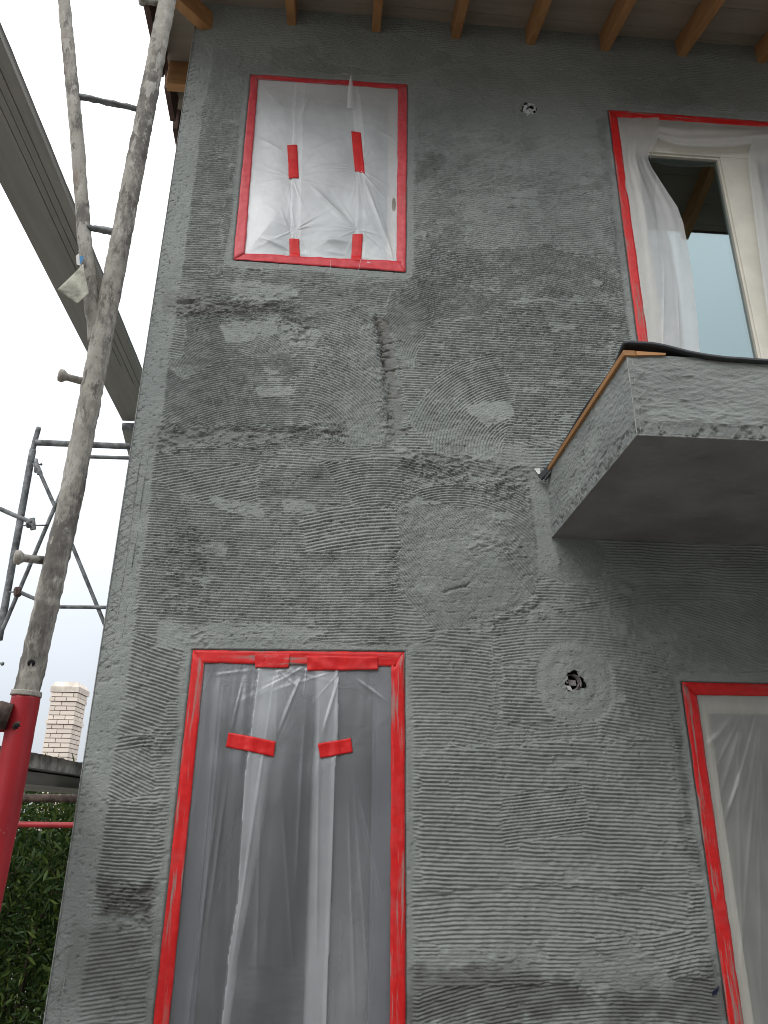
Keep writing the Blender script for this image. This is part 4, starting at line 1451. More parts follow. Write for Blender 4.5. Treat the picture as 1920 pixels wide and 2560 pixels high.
def film_torn():
    # left drape: taped edge on the left, free curved edge on the right
    t = np.linspace(0, 1, 300)
    py_l = 295 + (1010 - 295) * t
    lx = np.interp(py_l, [295, 855, 1010], [1540, 1608, 1629])
    free = [(1648, 295), (1640, 330), (1625, 370), (1618, 400), (1626, 420), (1655, 465), (1692, 520), (1707, 562), (1720, 630), (1731, 700), (1742, 800), (1748, 880), (1752, 1010)]
    rx = px_curve(free, py_l)
    s = np.linspace(0, 1, 150)
    PX = lx[None, :] * (1 - s[:, None]) + rx[None, :] * s[:, None]
    PY = np.broadcast_to(py_l[None, :], PX.shape)
    fold = np.interp(py_l, [295, 390, 420, 600, 1010], [0.6, 1.0, 1.0, 0.7, 0.45])
    h = 0.0024 * fold[None, :] ** 1.5 * (np.sin(s[:, None] * 13 + 1.6 * np.sin(t * 4)[None, :] + 2.5 * s[:, None] ** 2) + 0.35 * np.sin(s[:, None] * 37 + 1 + t[None, :] * 5)) * smooth01(s[:, None] / 0.15)
    h += 0.007 * smooth01(s[:, None] / 0.4) * np.interp(py_l, [295, 420, 1010], [0.3, 1.6, 0.6])[None, :]
    pts = np.empty((*PX.shape, 3))
    r = np.stack([(PX - 960) / FPX, (PY - 1280) / FPX, np.ones_like(PX)], -1)
    rw = np.stack([r @ EX, r @ EY, r @ EZ], -1)
    k = (0.0 - 0.004 - CAM[1]) / rw[..., 1]
    pts = CAM + rw * k[..., None]
    h += 0.0030 * fbm(pts[..., 0] * 1.6, pts[..., 2], 9, 23, 4)
    h += 0.003 * crease_line(PX, PY, (1660, 600), (1655, 980), 6) + 0.003 * crease_line(PX, PY, (1690, 700), (1700, 900), 6)
    pts[..., 1] = -0.004 - np.clip(h, -0.002, 1)
    dens = 0.25 + 0.45 * (PX > px_curve([(1648, 295), (1635, 500), (1660, 760), (1648, 1010)], PY)) * (PY > 420)
    dens = dens + 0.5 * np.exp(-((1 - s[:, None]) / 0.03) ** 2) * (PY < 470)
    link('film', grid_mesh(pts, None, dict(dens=np.clip(dens, 0, 1)), True), sheet3, M['film_torn'])
    # upper swag along the head
    s = np.linspace(0, 1, 220)
    px_t = 1625 + s * (2200 - 1625)
    top = np.interp(px_t, [1540, 1920, 2200], [293, 319, 338])
    low = np.interp(px_t, [1625, 1645, 1660, 1690, 1730, 1800, 1850, 1890, 1920, 2000, 2200], [400, 345, 352, 362, 367, 367, 366, 360, 356, 380, 420])
    v = np.linspace(0, 1, 60)
    PX = np.broadcast_to(px_t[:, None], (220, 60))
    PY = top[:, None] * (1 - v) + low[:, None] * v
    r = np.stack([(PX - 960) / FPX, (PY - 1280) / FPX, np.ones_like(PX)], -1)
    rw = np.stack([r @ EX, r @ EY, r @ EZ], -1)
    k = (0.0 - 0.005 - CAM[1]) / rw[..., 1]
    pts = CAM + rw * k[..., None]
    h = 0.012 * np.sin(v * PI * 1.0)[None, :] + 0.004 * np.sin(v[None, :] * 16 + s[:, None] * 9) * v[None, :] + 0.002 * fbm(pts[..., 0], pts[..., 2], 12, 27, 3)
    pts[..., 1] = -0.007 - np.clip(h, -0.001, 1)
    link('film_swag', grid_mesh(pts, None, dict(dens=np.broadcast_to(0.1 + 0.35 * v ** 6, PX.shape).copy()), True), sheet3, M['film_torn'])
    # right-hand drape beyond the middle post
    py_l = np.linspace(345, 1010, 200)
    lx = np.interp(py_l, [345, 400, 600, 880, 1010], [1880, 1868, 1892, 1930, 1960])
    s = np.linspace(0, 1, 120)
    PX = lx[None, :] + s[:, None] * 240
    PY = np.broadcast_to(py_l[None, :], PX.shape)
    r = np.stack([(PX - 960) / FPX, (PY - 1280) / FPX, np.ones_like(PX)], -1)
    rw = np.stack([r @ EX, r @ EY, r @ EZ], -1)
    k = (0.0 - 0.008 - CAM[1]) / rw[..., 1]
    pts = CAM + rw * k[..., None]
    h = 0.0022 * (np.sin(s * 31)[:, None] + 0.5 * np.sin(s * 73 + 1)[:, None] + 1.2) + 0.002 * fbm(pts[..., 0], pts[..., 2], 10, 29, 3)
    pts[..., 1] = -0.010 - h
    link('film_drape', grid_mesh(pts, None, dict(dens=np.full(PX.shape, 0.2)), True), sheet3, M['film_torn'])


film_torn()
frame_tape(UR_O, UR_I, sheet3, (M['tape_h_dirty'], M['tape_v']), 'TL', seed=80)

# --- lower right window
sheet4 = thing('plastic_sheet', 'milky plastic film taped over the window under the balcony', 'plastic sheet', (2.05, 0, 0.06), 'masked windows')


def film_side():
    s, t = np.meshgrid(np.linspace(-0.01, 1.0, 260), np.linspace(-0.010, 1.0, 320), indexing='ij')
    xz = bil(LR_I, s, t)
    X, Z = xz[..., 0], xz[..., 1]
    P = np.stack([X, 0 * X - 0.004, Z], -1)
    px, py = seen(P)
    h = 0.010 * smooth01(np.minimum(s, t * 1.5) / 0.15) + 0.008 * fbm(X * 2.6, Z * 0.7, 2.2, 33, 2)
    for (p, q, w, a) in [((1790, 2030), (1860, 1780), 10, 0.007), ((1850, 2090), (1905, 1760), 8, 0.006), ((1765, 1880), (1850, 1760), 14, 0.006),
                         ((1800, 2080), (1870, 1900), 12, 0.006), ((1880, 2200), (1905, 1800), 8, 0.006), ((1760, 1870), (1800, 1830), 10, 0.006)]:
        h += a * crease_line(px, py, p, q, w)
    for (p, q, w, a) in [((1900, 1750), (1840, 2560), 7, 0.007), ((1780, 1760), (1830, 2400), 6, 0.005), ((1840, 1750), (1860, 2560), 7, 0.006), ((1905, 1745), (1800, 2100), 5, 0.007),
                         ((1760, 1745), (1800, 2050), 5, 0.004), ((1890, 1760), (1905, 2560), 6, 0.006), ((1870, 1750), (1770, 1960), 5, 0.005)]:
        h += a * crease_line(px, py, p, q, w)
    h += 0.002 * fbm(X * 9, Z * 0.5, 2.0, 95, 3)
    h += 0.004 * radial(px, py, 1905, 1745, 10, 120, 91) + 0.003 * radial(px, py, 1745, 1745, 8, 90, 92)
    dens = 0.20 + 0.15 * fbm(X, Z, 5, 35, 3) + 0.22 * np.clip(fbm(X * 10, Z * 0.4, 2.0, 96, 3), -0.3, 1) + 0.45 * smooth01((1842 + (py - 1900) * 0.02 - px) / 40) * smooth01((py - 2000) / 200) + 0.3 * smooth01((1960 - py) / 200)
    P[..., 1] = -0.0015 - h * smooth01(np.minimum(s, t) / 0.02)
    link('film', grid_mesh(P, None, dict(dens=np.clip(dens, 0, 1)), True), sheet4, M['film_warm'])


film_side()
frame_tape(LR_O, LR_I, sheet4, (M['tape_h'], M['tape_v_dirty']), 'TL', seed=100)
# a scrap of navy plastic caught in the render beside it
c = at(1790, 2478, -0.012)
mb = MB()
mb.solid([c + np.array(v) for v in [(-0.016, 0, -0.012), (0.002, 0.002, -0.010), (0.002, 0.004, -0.008), (-0.014, 0.004, -0.009), (-0.010, -0.004, 0.0), (0.014, -0.002, 0.014), (0.015, 0.0, 0.016), (-0.009, 0.0, 0.003)]])
tag(mb.build('plastic_scrap', M['navy'], None, False, tuple(c)), 'small navy plastic scrap stuck in the render beside the milky film', 'scrap')

# ------------------------------------------------------------------ junction boxes
def junction(c, br, seed, foil):
    x, z = c
    mb = MB()
    mb.tube([(x, 0.003, z), (x, 0.06, z)], br * 1.12, 20, cap=False)
    mb.tube([(x, 0.058, z), (x, 0.062, z)], br * 1.12, 20)
    b = mb.build('junction_box', M['dark'], house, True)
    r = np.random.default_rng(seed)
    for k in range(9):
        a0, rr_ = r.uniform(-1.2, 1.2), br * r.uniform(0.70, 0.98)
        pts = []
        for i in range(15):
            a = a0 + (i - 7) * r.uniform(0.13, 0.24)
            pts.append((x + rr_ * math.cos(a) - 0.15 * br, 0.004 + 0.002 * k + 0.012 * abs(i - 7) / 7, z + rr_ * math.sin(a)))
        MB().tube(pts, r.uniform(0.0016, 0.0026), 6).build('cable', M['cable'] if k % 3 else M['cable_dark'], b, True)
    for k in range(foil):
        a, d = r.uniform(0, 2 * PI), br * r.uniform(0.3, 0.95)
        cx, cz = x + d * math.cos(a), z + d * math.sin(a)
        ta, ln, wd_ = r.uniform(0, PI), r.uniform(0.012, 0.026), r.uniform(0.004, 0.009)
        ax, az, bx_, bz_ = ln * math.cos(ta), ln * math.sin(ta), -wd_ * math.sin(ta), wd_ * math.cos(ta)
        v = [(cx + i * ax + j * bx_, r.uniform(-0.016, -0.004), cz + i * az + j * bz_) for i, j in ((-1, -1), (1, -1), (1, 1), (-1, 1))]
        me = mesh(v, [(0, 1, 2), (0, 2, 3)])
        o = link('foil_scrap', me, b, M['foil'], False)
        m = o.modifiers.new('thick', 'SOLIDIFY')
        m.thickness = 0.0006
    return b


junction(BOXES[0][:2], BOXES[0][2], 3, 14)
jb = junction(BOXES[1][:2], BOXES[1][2], 8, 0)
jx, jz = BOXES[1][:2]
for v in ([(-0.034, 0.004, -0.014), (-0.026, 0.006, -0.030), (-0.004, 0.008, -0.037), (-0.014, 0.010, -0.014)], [(-0.036, 0.004, 0.006), (-0.028, 0.006, -0.006), (-0.022, 0.008, -0.004), (-0.030, 0.006, 0.014)],
          [(-0.020, 0.018, 0.012), (0.012, 0.018, 0.010), (0.014, 0.016, -0.012), (-0.016, 0.016, -0.012)]):
    o = link('foil_scrap', mesh([(jx + p[0], p[1], jz + p[2]) for p in v], [(0, 1, 2, 3)]), jb, M['white'] if v[0][1] < 0.01 else M['cable'], False)
    m = o.modifiers.new('thick', 'SOLIDIFY')
    m.thickness = 0.0008

# ------------------------------------------------------------------ balcony
BX0, BY, BZ0, BZ1 = 0.938, -0.962, 2.712, 3.012
BX1 = 3.4
mb = MB()
mb.box((BX0 + 0.012, BY + 0.012, BZ0 + 0.004), (BX1, 0.10, BZ1 - 0.012))
balcony = mb.build('balcony', M['soffit_cement'], house)


def rough_face(name, A, U_, V_, nrm, nu, nv, seed, strip_side=None):
    """roughly floated cement face spanned by U_ and V_ from A, pushed out along nrm"""
    s, t = np.meshgrid(np.linspace(0, 1, nu), np.linspace(0, 1, nv), indexing='ij')
    A, U_, V_, nrm = map(lambda v: np.array(v, float), (A, U_, V_, nrm))
    lu, lv = np.linalg.norm(U_), np.linalg.norm(V_)
    a, b = s * lu, t * lv
    h = 0.0018 * fbm(a * 0.6, b * 1.8, 16, seed, 5, 0.7) + 0.0024 * fbm(a * 0.5, b * 1.2, 95, seed + 3, 2, 0.7)
    tn = fbm(a * 0.6, b * 2.0, 38, seed + 9, 3)
    h += np.where(tn > 0.3, (tn - 0.3) * 0.008, 0) - np.where(tn < -0.28, (-0.28 - tn) * 0.015, 0) * smooth01((fbm(a, b, 5, seed + 77, 3) + 0.1) / 0.3)
    low = smooth01((0.055 - b) / 0.012)                       # bare lath strip along the bottom arris
    pit = fbm(a, b, 45, seed + 20, 3)
    h = h * (1 - low) + low * (-0.002 + 0.004 * pit - 0.006 * (pit < -0.25))
    ed = np.minimum(np.minimum(s * lu, (1 - s) * lu), np.minimum(t * lv, (1 - t) * lv))
    h = h * smooth01(ed / 0.006)
    P = A + s[..., None] * U_ + t[..., None] * V_ + h[..., None] * nrm
    wet = np.clip(0.35 * fbm(a * 0.6, b * 1.6, 9, seed + 31, 4) + 0.12 + 0.10 * low, 0, 1)
    pale = np.clip(0.5 * fbm(a, b * 2, 5, seed + 41, 3), 0, 1)
    return link(name, grid_mesh(P, None, dict(wet=wet, pale=pale, brown=0 * wet)), balcony, M['stucco'])


rough_face('balcony_face', (BX0, BY, BZ0), (BX1 - BX0, 0, 0), (0, 0, BZ1 - BZ0), (0, -1, 0), 700, 100, 200)
rough_face('balcony_side', (BX0, -0.004, BZ0), (0, BY + 0.004, 0), (0, 0, BZ1 - BZ0), (-1, 0, 0), 320, 100, 300)
rough_under = np.array([0, 0, 0])
s, t = np.meshgrid(np.linspace(0, 1, 200), np.linspace(0, 1, 110), indexing='ij')
P = np.stack([BX0 + s * (BX1 - BX0), BY + t * (-BY - 0.002), BZ0 + 0 * s + 0.0016 * fbm(s * 2.4, t * 0.96, 5, 7, 4) * smooth01(np.minimum(np.minimum(s, 1 - s) * 40, np.minimum(t, 1 - t) * 30))], -1)
link('balcony_soffit', grid_mesh(P, None, None, flip=True), balcony, M['soffit_cement'])
# bead wires and bare lath
mb = MB()
e = 0.0018
mb.tube([(BX0, BY, BZ0), (BX0, BY, BZ1 - 0.01)], e, 6)
mb.tube([(BX0, BY, BZ0), (BX1, BY, BZ0)], e, 6)
mb.tube([(BX0, BY, BZ0), (BX0, 0, BZ0)], e, 6)
rr = np.random.default_rng(15)
yy = BY - 0.005
for k in range(60):
    x = BX0 + 0.02 + k * 0.041
    j = rr.uniform(-0.004, 0.004, 4)
    mb.tube([(x + j[0], yy, BZ0 + 0.003), (x + 0.036 + j[1], yy - 0.001, BZ0 + 0.050)], 0.0009, 4)
    mb.tube([(x + 0.036 + j[2], yy - 0.002, BZ0 + 0.003), (x + j[3], yy - 0.001, BZ0 + 0.050)], 0.0009, 4)
mb.tube([(BX0 + 0.07, yy, BZ0 + 0.051), (BX1, yy, BZ0 + 0.049)], 0.0011, 4)
mb.tube([(BX0 + 0.02, yy, BZ0 + 0.006), (BX1, yy, BZ0 + 0.005)], 0.0011, 4)
for k in range(6):
    z = BZ0 + 0.055 + k * 0.036
    mb.tube([(BX0 + 0.003, yy, z), (BX0 + 0.055 + rr.uniform(-.01, .01), yy, z - 0.032)], 0.0011, 4)
    if k in (2, 3, 5):
        mb.tube([(BX0 + 0.012, yy, z - 0.040), (BX0 + 0.05, yy - 0.001, z + 0.004)], 0.0011, 4)
mb.tube([(BX0 + 0.012, yy, BZ0), (BX0 + 0.014, yy, BZ1 - 0.03)], 0.0010, 4)
xx = BX0 - 0.004
for k in range(22):
    y = -0.05 - k * 0.041
    if rr.random() < 0.6:
        mb.tube([(xx, y, BZ0 + 0.004), (xx, y - 0.036, BZ0 + 0.036)], 0.0010, 4)
    if rr.random() < 0.6:
        mb.tube([(xx, y - 0.036, BZ0 + 0.004), (xx, y, BZ0 + 0.036)], 0.0010, 4)
mb.build('lath_wire', M['wire'], balcony)
# orange trim under the felt
bevel(MB().box((BX0 - 0.012, BY - 0.006, BZ1 - 0.010), (BX0 + 0.03, -0.06, BZ1 + 0.012)).build('trim_board', M['trim'], balcony), 0.002)
mb = MB()
mb.solid([(BX0 + 0.031, BY - 0.008, BZ1 - 0.008), (BX0 + 0.13, BY - 0.008, BZ1 + 0.000), (BX0 + 0.13, BY + 0.03, BZ1 + 0.000), (BX0 + 0.031, BY + 0.03, BZ1 - 0.008),
          (BX0 + 0.031, BY - 0.008, BZ1 + 0.008), (BX0 + 0.13, BY - 0.008, BZ1 + 0.006), (BX0 + 0.13, BY + 0.03, BZ1 + 0.006), (BX0 + 0.031, BY + 0.03, BZ1 + 0.008)])
mb.build('trim_board', M['rafter_x'], balcony)


def felt():
    """black felt laid on the deck, its front edge curling up at the corner"""
    s, t = np.meshgrid(np.linspace(0, 1, 160), np.linspace(0, 1, 60), indexing='ij')
    x = BX0 - 0.010 + s * (BX1 - BX0)
    y = BY - 0.014 + t * (-BY - 0.02)
    curl = np.exp(-((x - BX0 - 0.05) / 0.13) ** 2)
    front = np.exp(-((y - BY) / 0.05) ** 2)
    z = BZ1 + 0.016 + 0.030 * curl * front + 0.004 * fbm(x, y, 6, 51, 3) + 0.006 * smooth01((x - 1.2) / 0.5) * front
    z -= 0.020 * smooth01((x - BX0 - 0.12) / 0.25) * np.exp(-((y - BY) / 0.03) ** 2)
    z += 0.012 * np.exp(-((x - BX0) / 0.02) ** 2) * (0.5 + 0.5 * np.sin(y * 9))
    o = link('roofing_felt', grid_mesh(np.stack([x, y, z], -1)), None, M['felt'], True, (BX0, BY / 2, BZ1))
    m = o.modifiers.new('thick', 'SOLIDIFY')
    m.thickness = 0.012
    m.offset = -1
    tag(o, 'black roofing felt curling up at the front corner of the balcony deck', 'roofing felt')
    # folded scraps where the deck meets the wall
    c = at(1365, 1190, -0.03)
    mb = MB()
    mb.bar(c + [-0.028, 0, -0.012], c + [0.020, -0.05, 0.035], 0.012, 0.03)
    mb.bar(c + [-0.012, -0.01, -0.022], c + [0.020, -0.06, 0.020], 0.010, 0.022)
    o = bevel(mb.build('felt_flap', M['felt'], None, False, tuple(c)), 0.003)
    tag(o, 'crumpled black flap at the wall end of the balcony edge', 'flap')
    MB().bar(c + [-0.008, -0.018, -0.024], c + [0.024, -0.068, 0.016], 0.011, 0.003).build('lead_strip', M['galv'], o)
    c2 = at(1347, 1178, -0.012)
    v = [c2 + np.array(p) for p in [(-0.02, 0, 0.012), (0.006, -0.002, 0.014), (0.006, 0, -0.012), (-0.006, -0.003, -0.016)]]
    o2 = link('foil_patch', mesh(v, [(0, 1, 2), (0, 2, 3)]), None, M['white'], False, tuple(c2))
    m = o2.modifiers.new('thick', 'SOLIDIFY')
    m.thickness = 0.001
    tag(o2, 'torn white paper scrap at the joint of wall and balcony', 'scrap')


felt()

# ------------------------------------------------------------------ scaffold
YN = -1.65
near = thing('scaffold', 'cement crusted steel scaffold frame standing near, with a tapering ladder brace', 'scaffold frame', tuple(at(83, 1738, YN)), 'scaffold frames')


def nearp(px, py, y=YN):
    return at(px, py, y)


leg_top = nearp(494, -400)
leg_bot = nearp(65, 1738)
MB().tube([leg_bot, nearp(178, 1240), nearp(302, 600), nearp(418, 0), leg_top], 0.0212, 26, 0.0015, 3, 110).build('leg', M['pole'], near, True)
lp = [nearp(108, -400, YN - 0.042), nearp(160, 0, YN - 0.026), nearp(192, 340, YN - 0.018), nearp(212, 600, YN - 0.012), nearp(230, 780, YN - 0.006), nearp(248, 840, YN + 0.002)]
MB().tube(lp, 0.0150, 20, 0.0013, 5, 34).build('brace_leg', M['pole'], near, True)
for i, (a, b) in enumerate([((188, 238), (345, 273)), ((216, 569), (285, 580))]):
    MB().tube([nearp(*a, YN - 0.02), nearp(*b, YN)], 0.0068, 12, 0.0022, 9 + i, 22).build('rung', M['galv'], near, True)
# weld fillet where the brace runs into the leg
MB().tube([nearp(222, 770, YN - 0.004), nearp(232, 855, YN)], [0.006, 0.010], 10, 0.001, 4, 8).build('weld_plate', M['pole'], near, True)


def stud(a, b, name='brace_stud', mat='pole'):
    p, q = nearp(*a, YN - 0.022), nearp(*b, YN)
    d = _n(q - p)
    mb = MB()
    lathe(mb, p - d * 0.004, d, [(0, 0.006), (0.002, 0.0125), (0.010, 0.0135), (0.015, 0.009), (0.018, 0.0072), (np.linalg.norm(q - p), 0.0078)], 14)
    return mb.build(name, M[mat], near, True)


stud((150, 938), (216, 956))
stud((40, 1393), (118, 1402))
stud((352, 0), (405, 10))
# dark disc for a bolt hole's shade and little blobs on the leg
c = nearp(78, 1658)
ry = _n(CAM - c)
MB().tube([c + ry * 0.016, c + ry * 0.0232], 0.0062, 14).build('pin_hole_disc', M['dark'], near, True)

# red frame the first one is stacked on
red = thing('scaffold', 'worn red scaffold frame under the crusted one at the lower left', 'scaffold frame', tuple(nearp(-40, 2900)), 'scaffold frames')
rp = [nearp(66, 1738), nearp(45, 1850), nearp(6, 2060), nearp(-45, 2300), nearp(-92, 2560)]
xl, zl = rp[-1][0], rp[-1][2]
MB().tube([rp[0], rp[1], rp[2], rp[3], rp[4], (xl - 0.012, YN, 0.0)], 0.0232, 26, 0.0004, 6, 10).build('leg', M['red'], red, True)
MB().tube([nearp(67.5, 1728), nearp(64.5, 1741)], [0.0240, 0.0246], 26, 0.0012, 14, 4).build('collar', M['pole'], red, True)
c = nearp(52, 1800)
MB().tube([c + [-0.015, 0, 0.0], c + [-0.9, -0.09, 0.01]], 0.0205, 20, 0.0004, 8, 8).build('top_bar', M['red'], red, True)
MB().tube([nearp(24, 1792, YN - 0.02), nearp(-8, 1786, YN - 0.024)], [0.0215, 0.0225], 20, 0.0006, 8, 3).build('sleeve', M['rust'], red, True)
c = nearp(43, 1815)
ry = _n(CAM - c)
MB().tube([c + ry * 0.018, c + ry * 0.0246], 0.0075, 14).build('pin_hole_disc', M['rust'], red, True)
MB().tube([c + ry * 0.019, c + ry * 0.0252], 0.0045, 12).build('pin_hole_disc', M['dark'], red, True)  # disc coloured as the shade within the hole
MB().tube([(xl - 0.90, YN - 0.09, 0.0), (xl - 0.90, YN - 0.09, 1.74)], 0.0232, 18).build('leg', M['red'], red, True)
MB().tube([(xl, YN, 0.55), (xl - 0.90, YN - 0.09, 0.55)], 0.015, 12).build('cross_bar', M['red'], red, True)
for q in (0, 1):
    lathe(MB(), (xl - 0.012 - q * 0.89, YN - q * 0.09, 0.0), (0, 0, 1), [(-0.02, 0.05), (0.004, 0.05), (0.006, 0.02), (0.02, 0.02)]).build('base_plate', M['rust'], red, True)

# the frame across the far end
YF = 1.6
far = thing('scaffold', 'grey galvanised scaffold frame with cross bars beyond the house corner', 'scaffold frame', tuple(at(-5, 1600, YF)), 'scaffold frames')
pt = at(97, 1069, YF)
pb = at(-3, 1600, YF)
MB().tube([at(82, 1125, YF), pb], 0.0215, 16, 0.0015, 2, 24).build('leg', M['galv'], far, True)
MB().tube([pt, at(80, 1130, YF)], 0.0165, 16, 0.0012, 3, 6).build('spigot', M['galv'], far, True)
zb = at(200, 1111, YF)[2]
xr = XC - 0.16
MB().tube([(pt[0], YF, zb), (xr, YF, zb)], 0.0210, 14, 0.001, 5, 14).build('top_bar', M['galv'], far, True)
zb2 = at(280, 1142, YF)[2]
MB().tube([at(222, 1142, YF), (xr, YF, zb2)], 0.0125, 12, 0.0006, 6, 10).build('lower_bar', M['galv'], far, True)
MB().tube([(xr, YF, pb[2]), (xr, YF, pt[2])], 0.0215, 14).build('leg', M['galv'], far, True)
zb3 = at(220, 1515, YF)[2]
MB().tube([at(132, 1517, YF), (xr, YF, zb3)], 0.0115, 12, 0.0006, 7, 10).build('middle_bar', M['galv'], far, True)
# a brace stud and hook at its top
MB().tube([at(90, 1148, YF - 0.03), at(92, 1180, YF - 0.03)], [0.012, 0.016], 10).build('brace_clip', M['galv'], far, True)
lathe(MB(), at(104, 1161, YF - 0.05), at(88, 1161, YF - 0.03) - at(104, 1161, YF - 0.05), [(0, 0.008), (0.006, 0.008), (0.008, 0.004), (0.045, 0.004)], 10).build('brace_stud', M['galv'], far, True)


def brace(label, pts, r=0.0118, seed=1, flat_end=None):
    b = thing('cross_brace', label, 'cross brace', tuple(pts[0]), 'scaffold cross braces')
    MB().tube(pts, r, 12, 0.0007, seed, 10).build('tube', M['galv'], b, True)
    return b


b = brace('thin brace from the far frame slanting down behind the crusted pole', [at(90, 1160, YF - 0.05), at(180, 1362, YF - 0.02), at(262, 1562, YF + 0.02), at(330, 1715, YF + 0.05)])
MB().bar(at(88, 1156, YF - 0.055), at(100, 1185, YF - 0.05), 0.012, 0.035).build('flattened_end', M['galv'], b)
brace('thin brace rising steeply to the right between the far post and the crusted pole', [at(-30, 1665, YF - 0.10), at(5, 1577, YF - 0.10), at(72, 1420, YF - 0.10), at(137, 1268, YF - 0.10), at(160, 1215, YF - 0.10)])
b = brace('short level tube crossing the far post with a clamp at its end', [at(-40, 1258, YF - 0.2), at(0, 1272, YF - 0.2), at(40, 1290, YF - 0.2), at(80, 1306, YF - 0.2)], 0.0135, 4)
MB().bar(at(80, 1296, YF - 0.2), at(83, 1324, YF - 0.2), 0.016, 0.03).build('clamp', M['galv'], b)
lathe(MB(), at(72, 1316, YF - 0.21), (0, -1, 0.3), [(0, 0.014), (0.02, 0.014), (0.022, 0.008), (0.04, 0.008)], 8).build('nut', M['galv'], b, True)
MB().tube([at(56, 1314, YF - 0.15), at(120, 1313, YF - 0.12)], 0.0045, 8).build('bolt', M['galv'], b, True)
b = brace('lower tube of the cross bracing with a hex nut beside the far post', [at(48, 1480, YF - 0.15), at(90, 1498, YF - 0.12), at(146, 1522, YF - 0.1)], 0.0115, 5)
lathe(MB(), at(44, 1492, YF - 0.15), at(44, 1464, YF - 0.16) - at(44, 1492, YF - 0.15), [(0, 0.014), (0.012, 0.022), (0.045, 0.022), (0.058, 0.014)], 6).build('nut', M['rust'], b)
MB().tube([at(22, 1480, YF - 0.15), at(50, 1480, YF - 0.15)], 0.0045, 8).build('bolt', M['galv'], b, True)
# loose end of another brace at the left edge
b = thing('cross_brace', 'stub of a brace pin at the left edge below the far post', 'cross brace', tuple(at(4, 1660, YF - 0.2)), 'scaffold cross braces')
lathe(MB(), at(9, 1660, YF - 0.2), at(-20, 1655, YF - 0.2) - at(9, 1660, YF - 0.2), [(0, 0.009), (0.008, 0.012), (0.014, 0.006), (0.06, 0.006), (0.062, 0.02), (0.075, 0.02)], 10).build('pin', M['galv'], b, True)

# lower red frame at the far end, mostly in shade
redf = thing('scaffold', 'dark red scaffold frame with a thin level rail in front of the shrub', 'scaffold frame', tuple(at(-60, 2900, YF)), 'scaffold frames')
zr = 1.656
MB().tube([(-2.02, YF, zr), (XC - 0.16, YF, zr)], 0.0215, 14, 0.0006, 4, 12).build('top_bar', M['rust'], redf, True)  # dark rusty colour stands in for the shade on this red bar
zr2 = at(110, 2062, YF)[2]
MB().tube([(-2.02, YF, zr2), (XC - 0.16, YF, zr2)], 0.0150, 12, 0.0003, 5, 10).build('rail', M['red'], redf, True)
for x in (-2.02, XC - 0.16):
    MB().tube([(x, YF, 0.0), (x, YF, 2.62 if x < -1.5 else 3.0)], 0.0215, 14).build('leg', M['red'], redf, True)

# planks
ZP = 4.033
def plank_box(name, corners, label, group=None, mat='plank'):
    c = np.mean(np.array(corners, float), 0)
    mb = MB()
    mb.solid(corners)
    o = bevel(mb.build(name, M[mat], None, False, tuple(c)), 0.004)
    return tag(o, label, 'plank', group)


def board(x0, x1, y0, y1, zlo, th, seed, name, label, mat, rough=0.003, crust=0.0, tilt=0.0, x_shift=0.0, cracks=()):
    """a long scaffold board; the underside may have open cracks along the grain; crust is old cement on its top edges"""
    nx, ny = (220 if cracks else 50), 150
    sx, sy = np.linspace(0, 1, nx), np.linspace(0, 1, ny)
    SX, SY = np.meshgrid(sx, sy, indexing='ij')
    X = x0 + SX * (x1 - x0) + x_shift * SY
    Yv = y0 + SY * (y1 - y0)
    Zlo = zlo + tilt * SY + 0.0010 * fbm(X * 6, Yv, 2, seed, 3)
    for (cs, ce, cw, slope) in cracks:
        d = np.abs(SX - cs - slope * SY - 0.004 * vnoise(SY * 10, SY * 0, 1, seed + 2))
        Zlo = Zlo + 0.012 * np.exp(-(d / cw) ** 2) * (SY < ce)
    Zhi = zlo + th + tilt * SY + rough * fbm(X, Yv, 12, seed + 1, 4) + crust * np.clip(fbm(X, Yv, 30, seed + 5, 4), -0.2, 1)
    V, Fq, base = [], [], 0
    lo = np.stack([X, Yv, Zlo], -1)
    hi = np.stack([X, Yv, Zhi], -1)
    idx = np.arange(nx * ny).reshape(nx, ny)
    q = np.stack([idx[:-1, :-1], idx[:-1, 1:], idx[1:, 1:], idx[1:, :-1]], -1).reshape(-1, 4)
    Fq = [q, q[:, ::-1] + nx * ny]
    n0 = nx * ny
    for a in (idx[0], idx[-1][::-1], idx[:, 0][::-1], idx[:, -1]):
        Fq.append(np.stack([a[:-1], a[1:], a[1:] + n0, a[:-1] + n0], -1))
    Vv = np.concatenate([lo.reshape(-1, 3), hi.reshape(-1, 3)])
    o = link(name, quads_mesh(Vv, np.concatenate(Fq)), None, M[mat], False, (float((x0 + x1) / 2), float((y0 + y1) / 2), float(zlo)))
    return tag(o, label, 'plank', 'scaffold planks')


board(-1.452, -1.195, -1.9, 1.585, ZP, 0.045, 1, 'scaffold_plank', 'long grey plank crossing high above, seen from below', 'plank',
      cracks=((0.56, 0.8, 0.0045, 0.06), (0.68, 0.86, 0.004, 0.05), (0.80, 0.9, 0.0045, 0.06)))
# the next plank, sloping down and away behind the corner
a0, a1 = at(304, 1072, YF + 0.03), at(327, 1164, YF + 1.3)
w_ = np.array([0.26, 0, 0])
th = np.array([0, 0, 0.04])
plank_box('scaffold_plank', [a0, a0 + w_, a1 + w_, a1, a0 + th, a0 + w_ + th, a1 + w_ + th, a1 + th], 'short plank sloping down and away behind the house corner', 'scaffold planks')
o = MB().tube([at(307, 1066, YF - 0.01), at(307, 1066, YF - 0.01) + np.array([0.30, 0, 0])], 0.026, 14).build('scaffold_tube', M['galv'], None, True, tuple(at(307, 1066, YF)))
tag(o, 'short grey tube under the joint of the two high planks', 'tube')

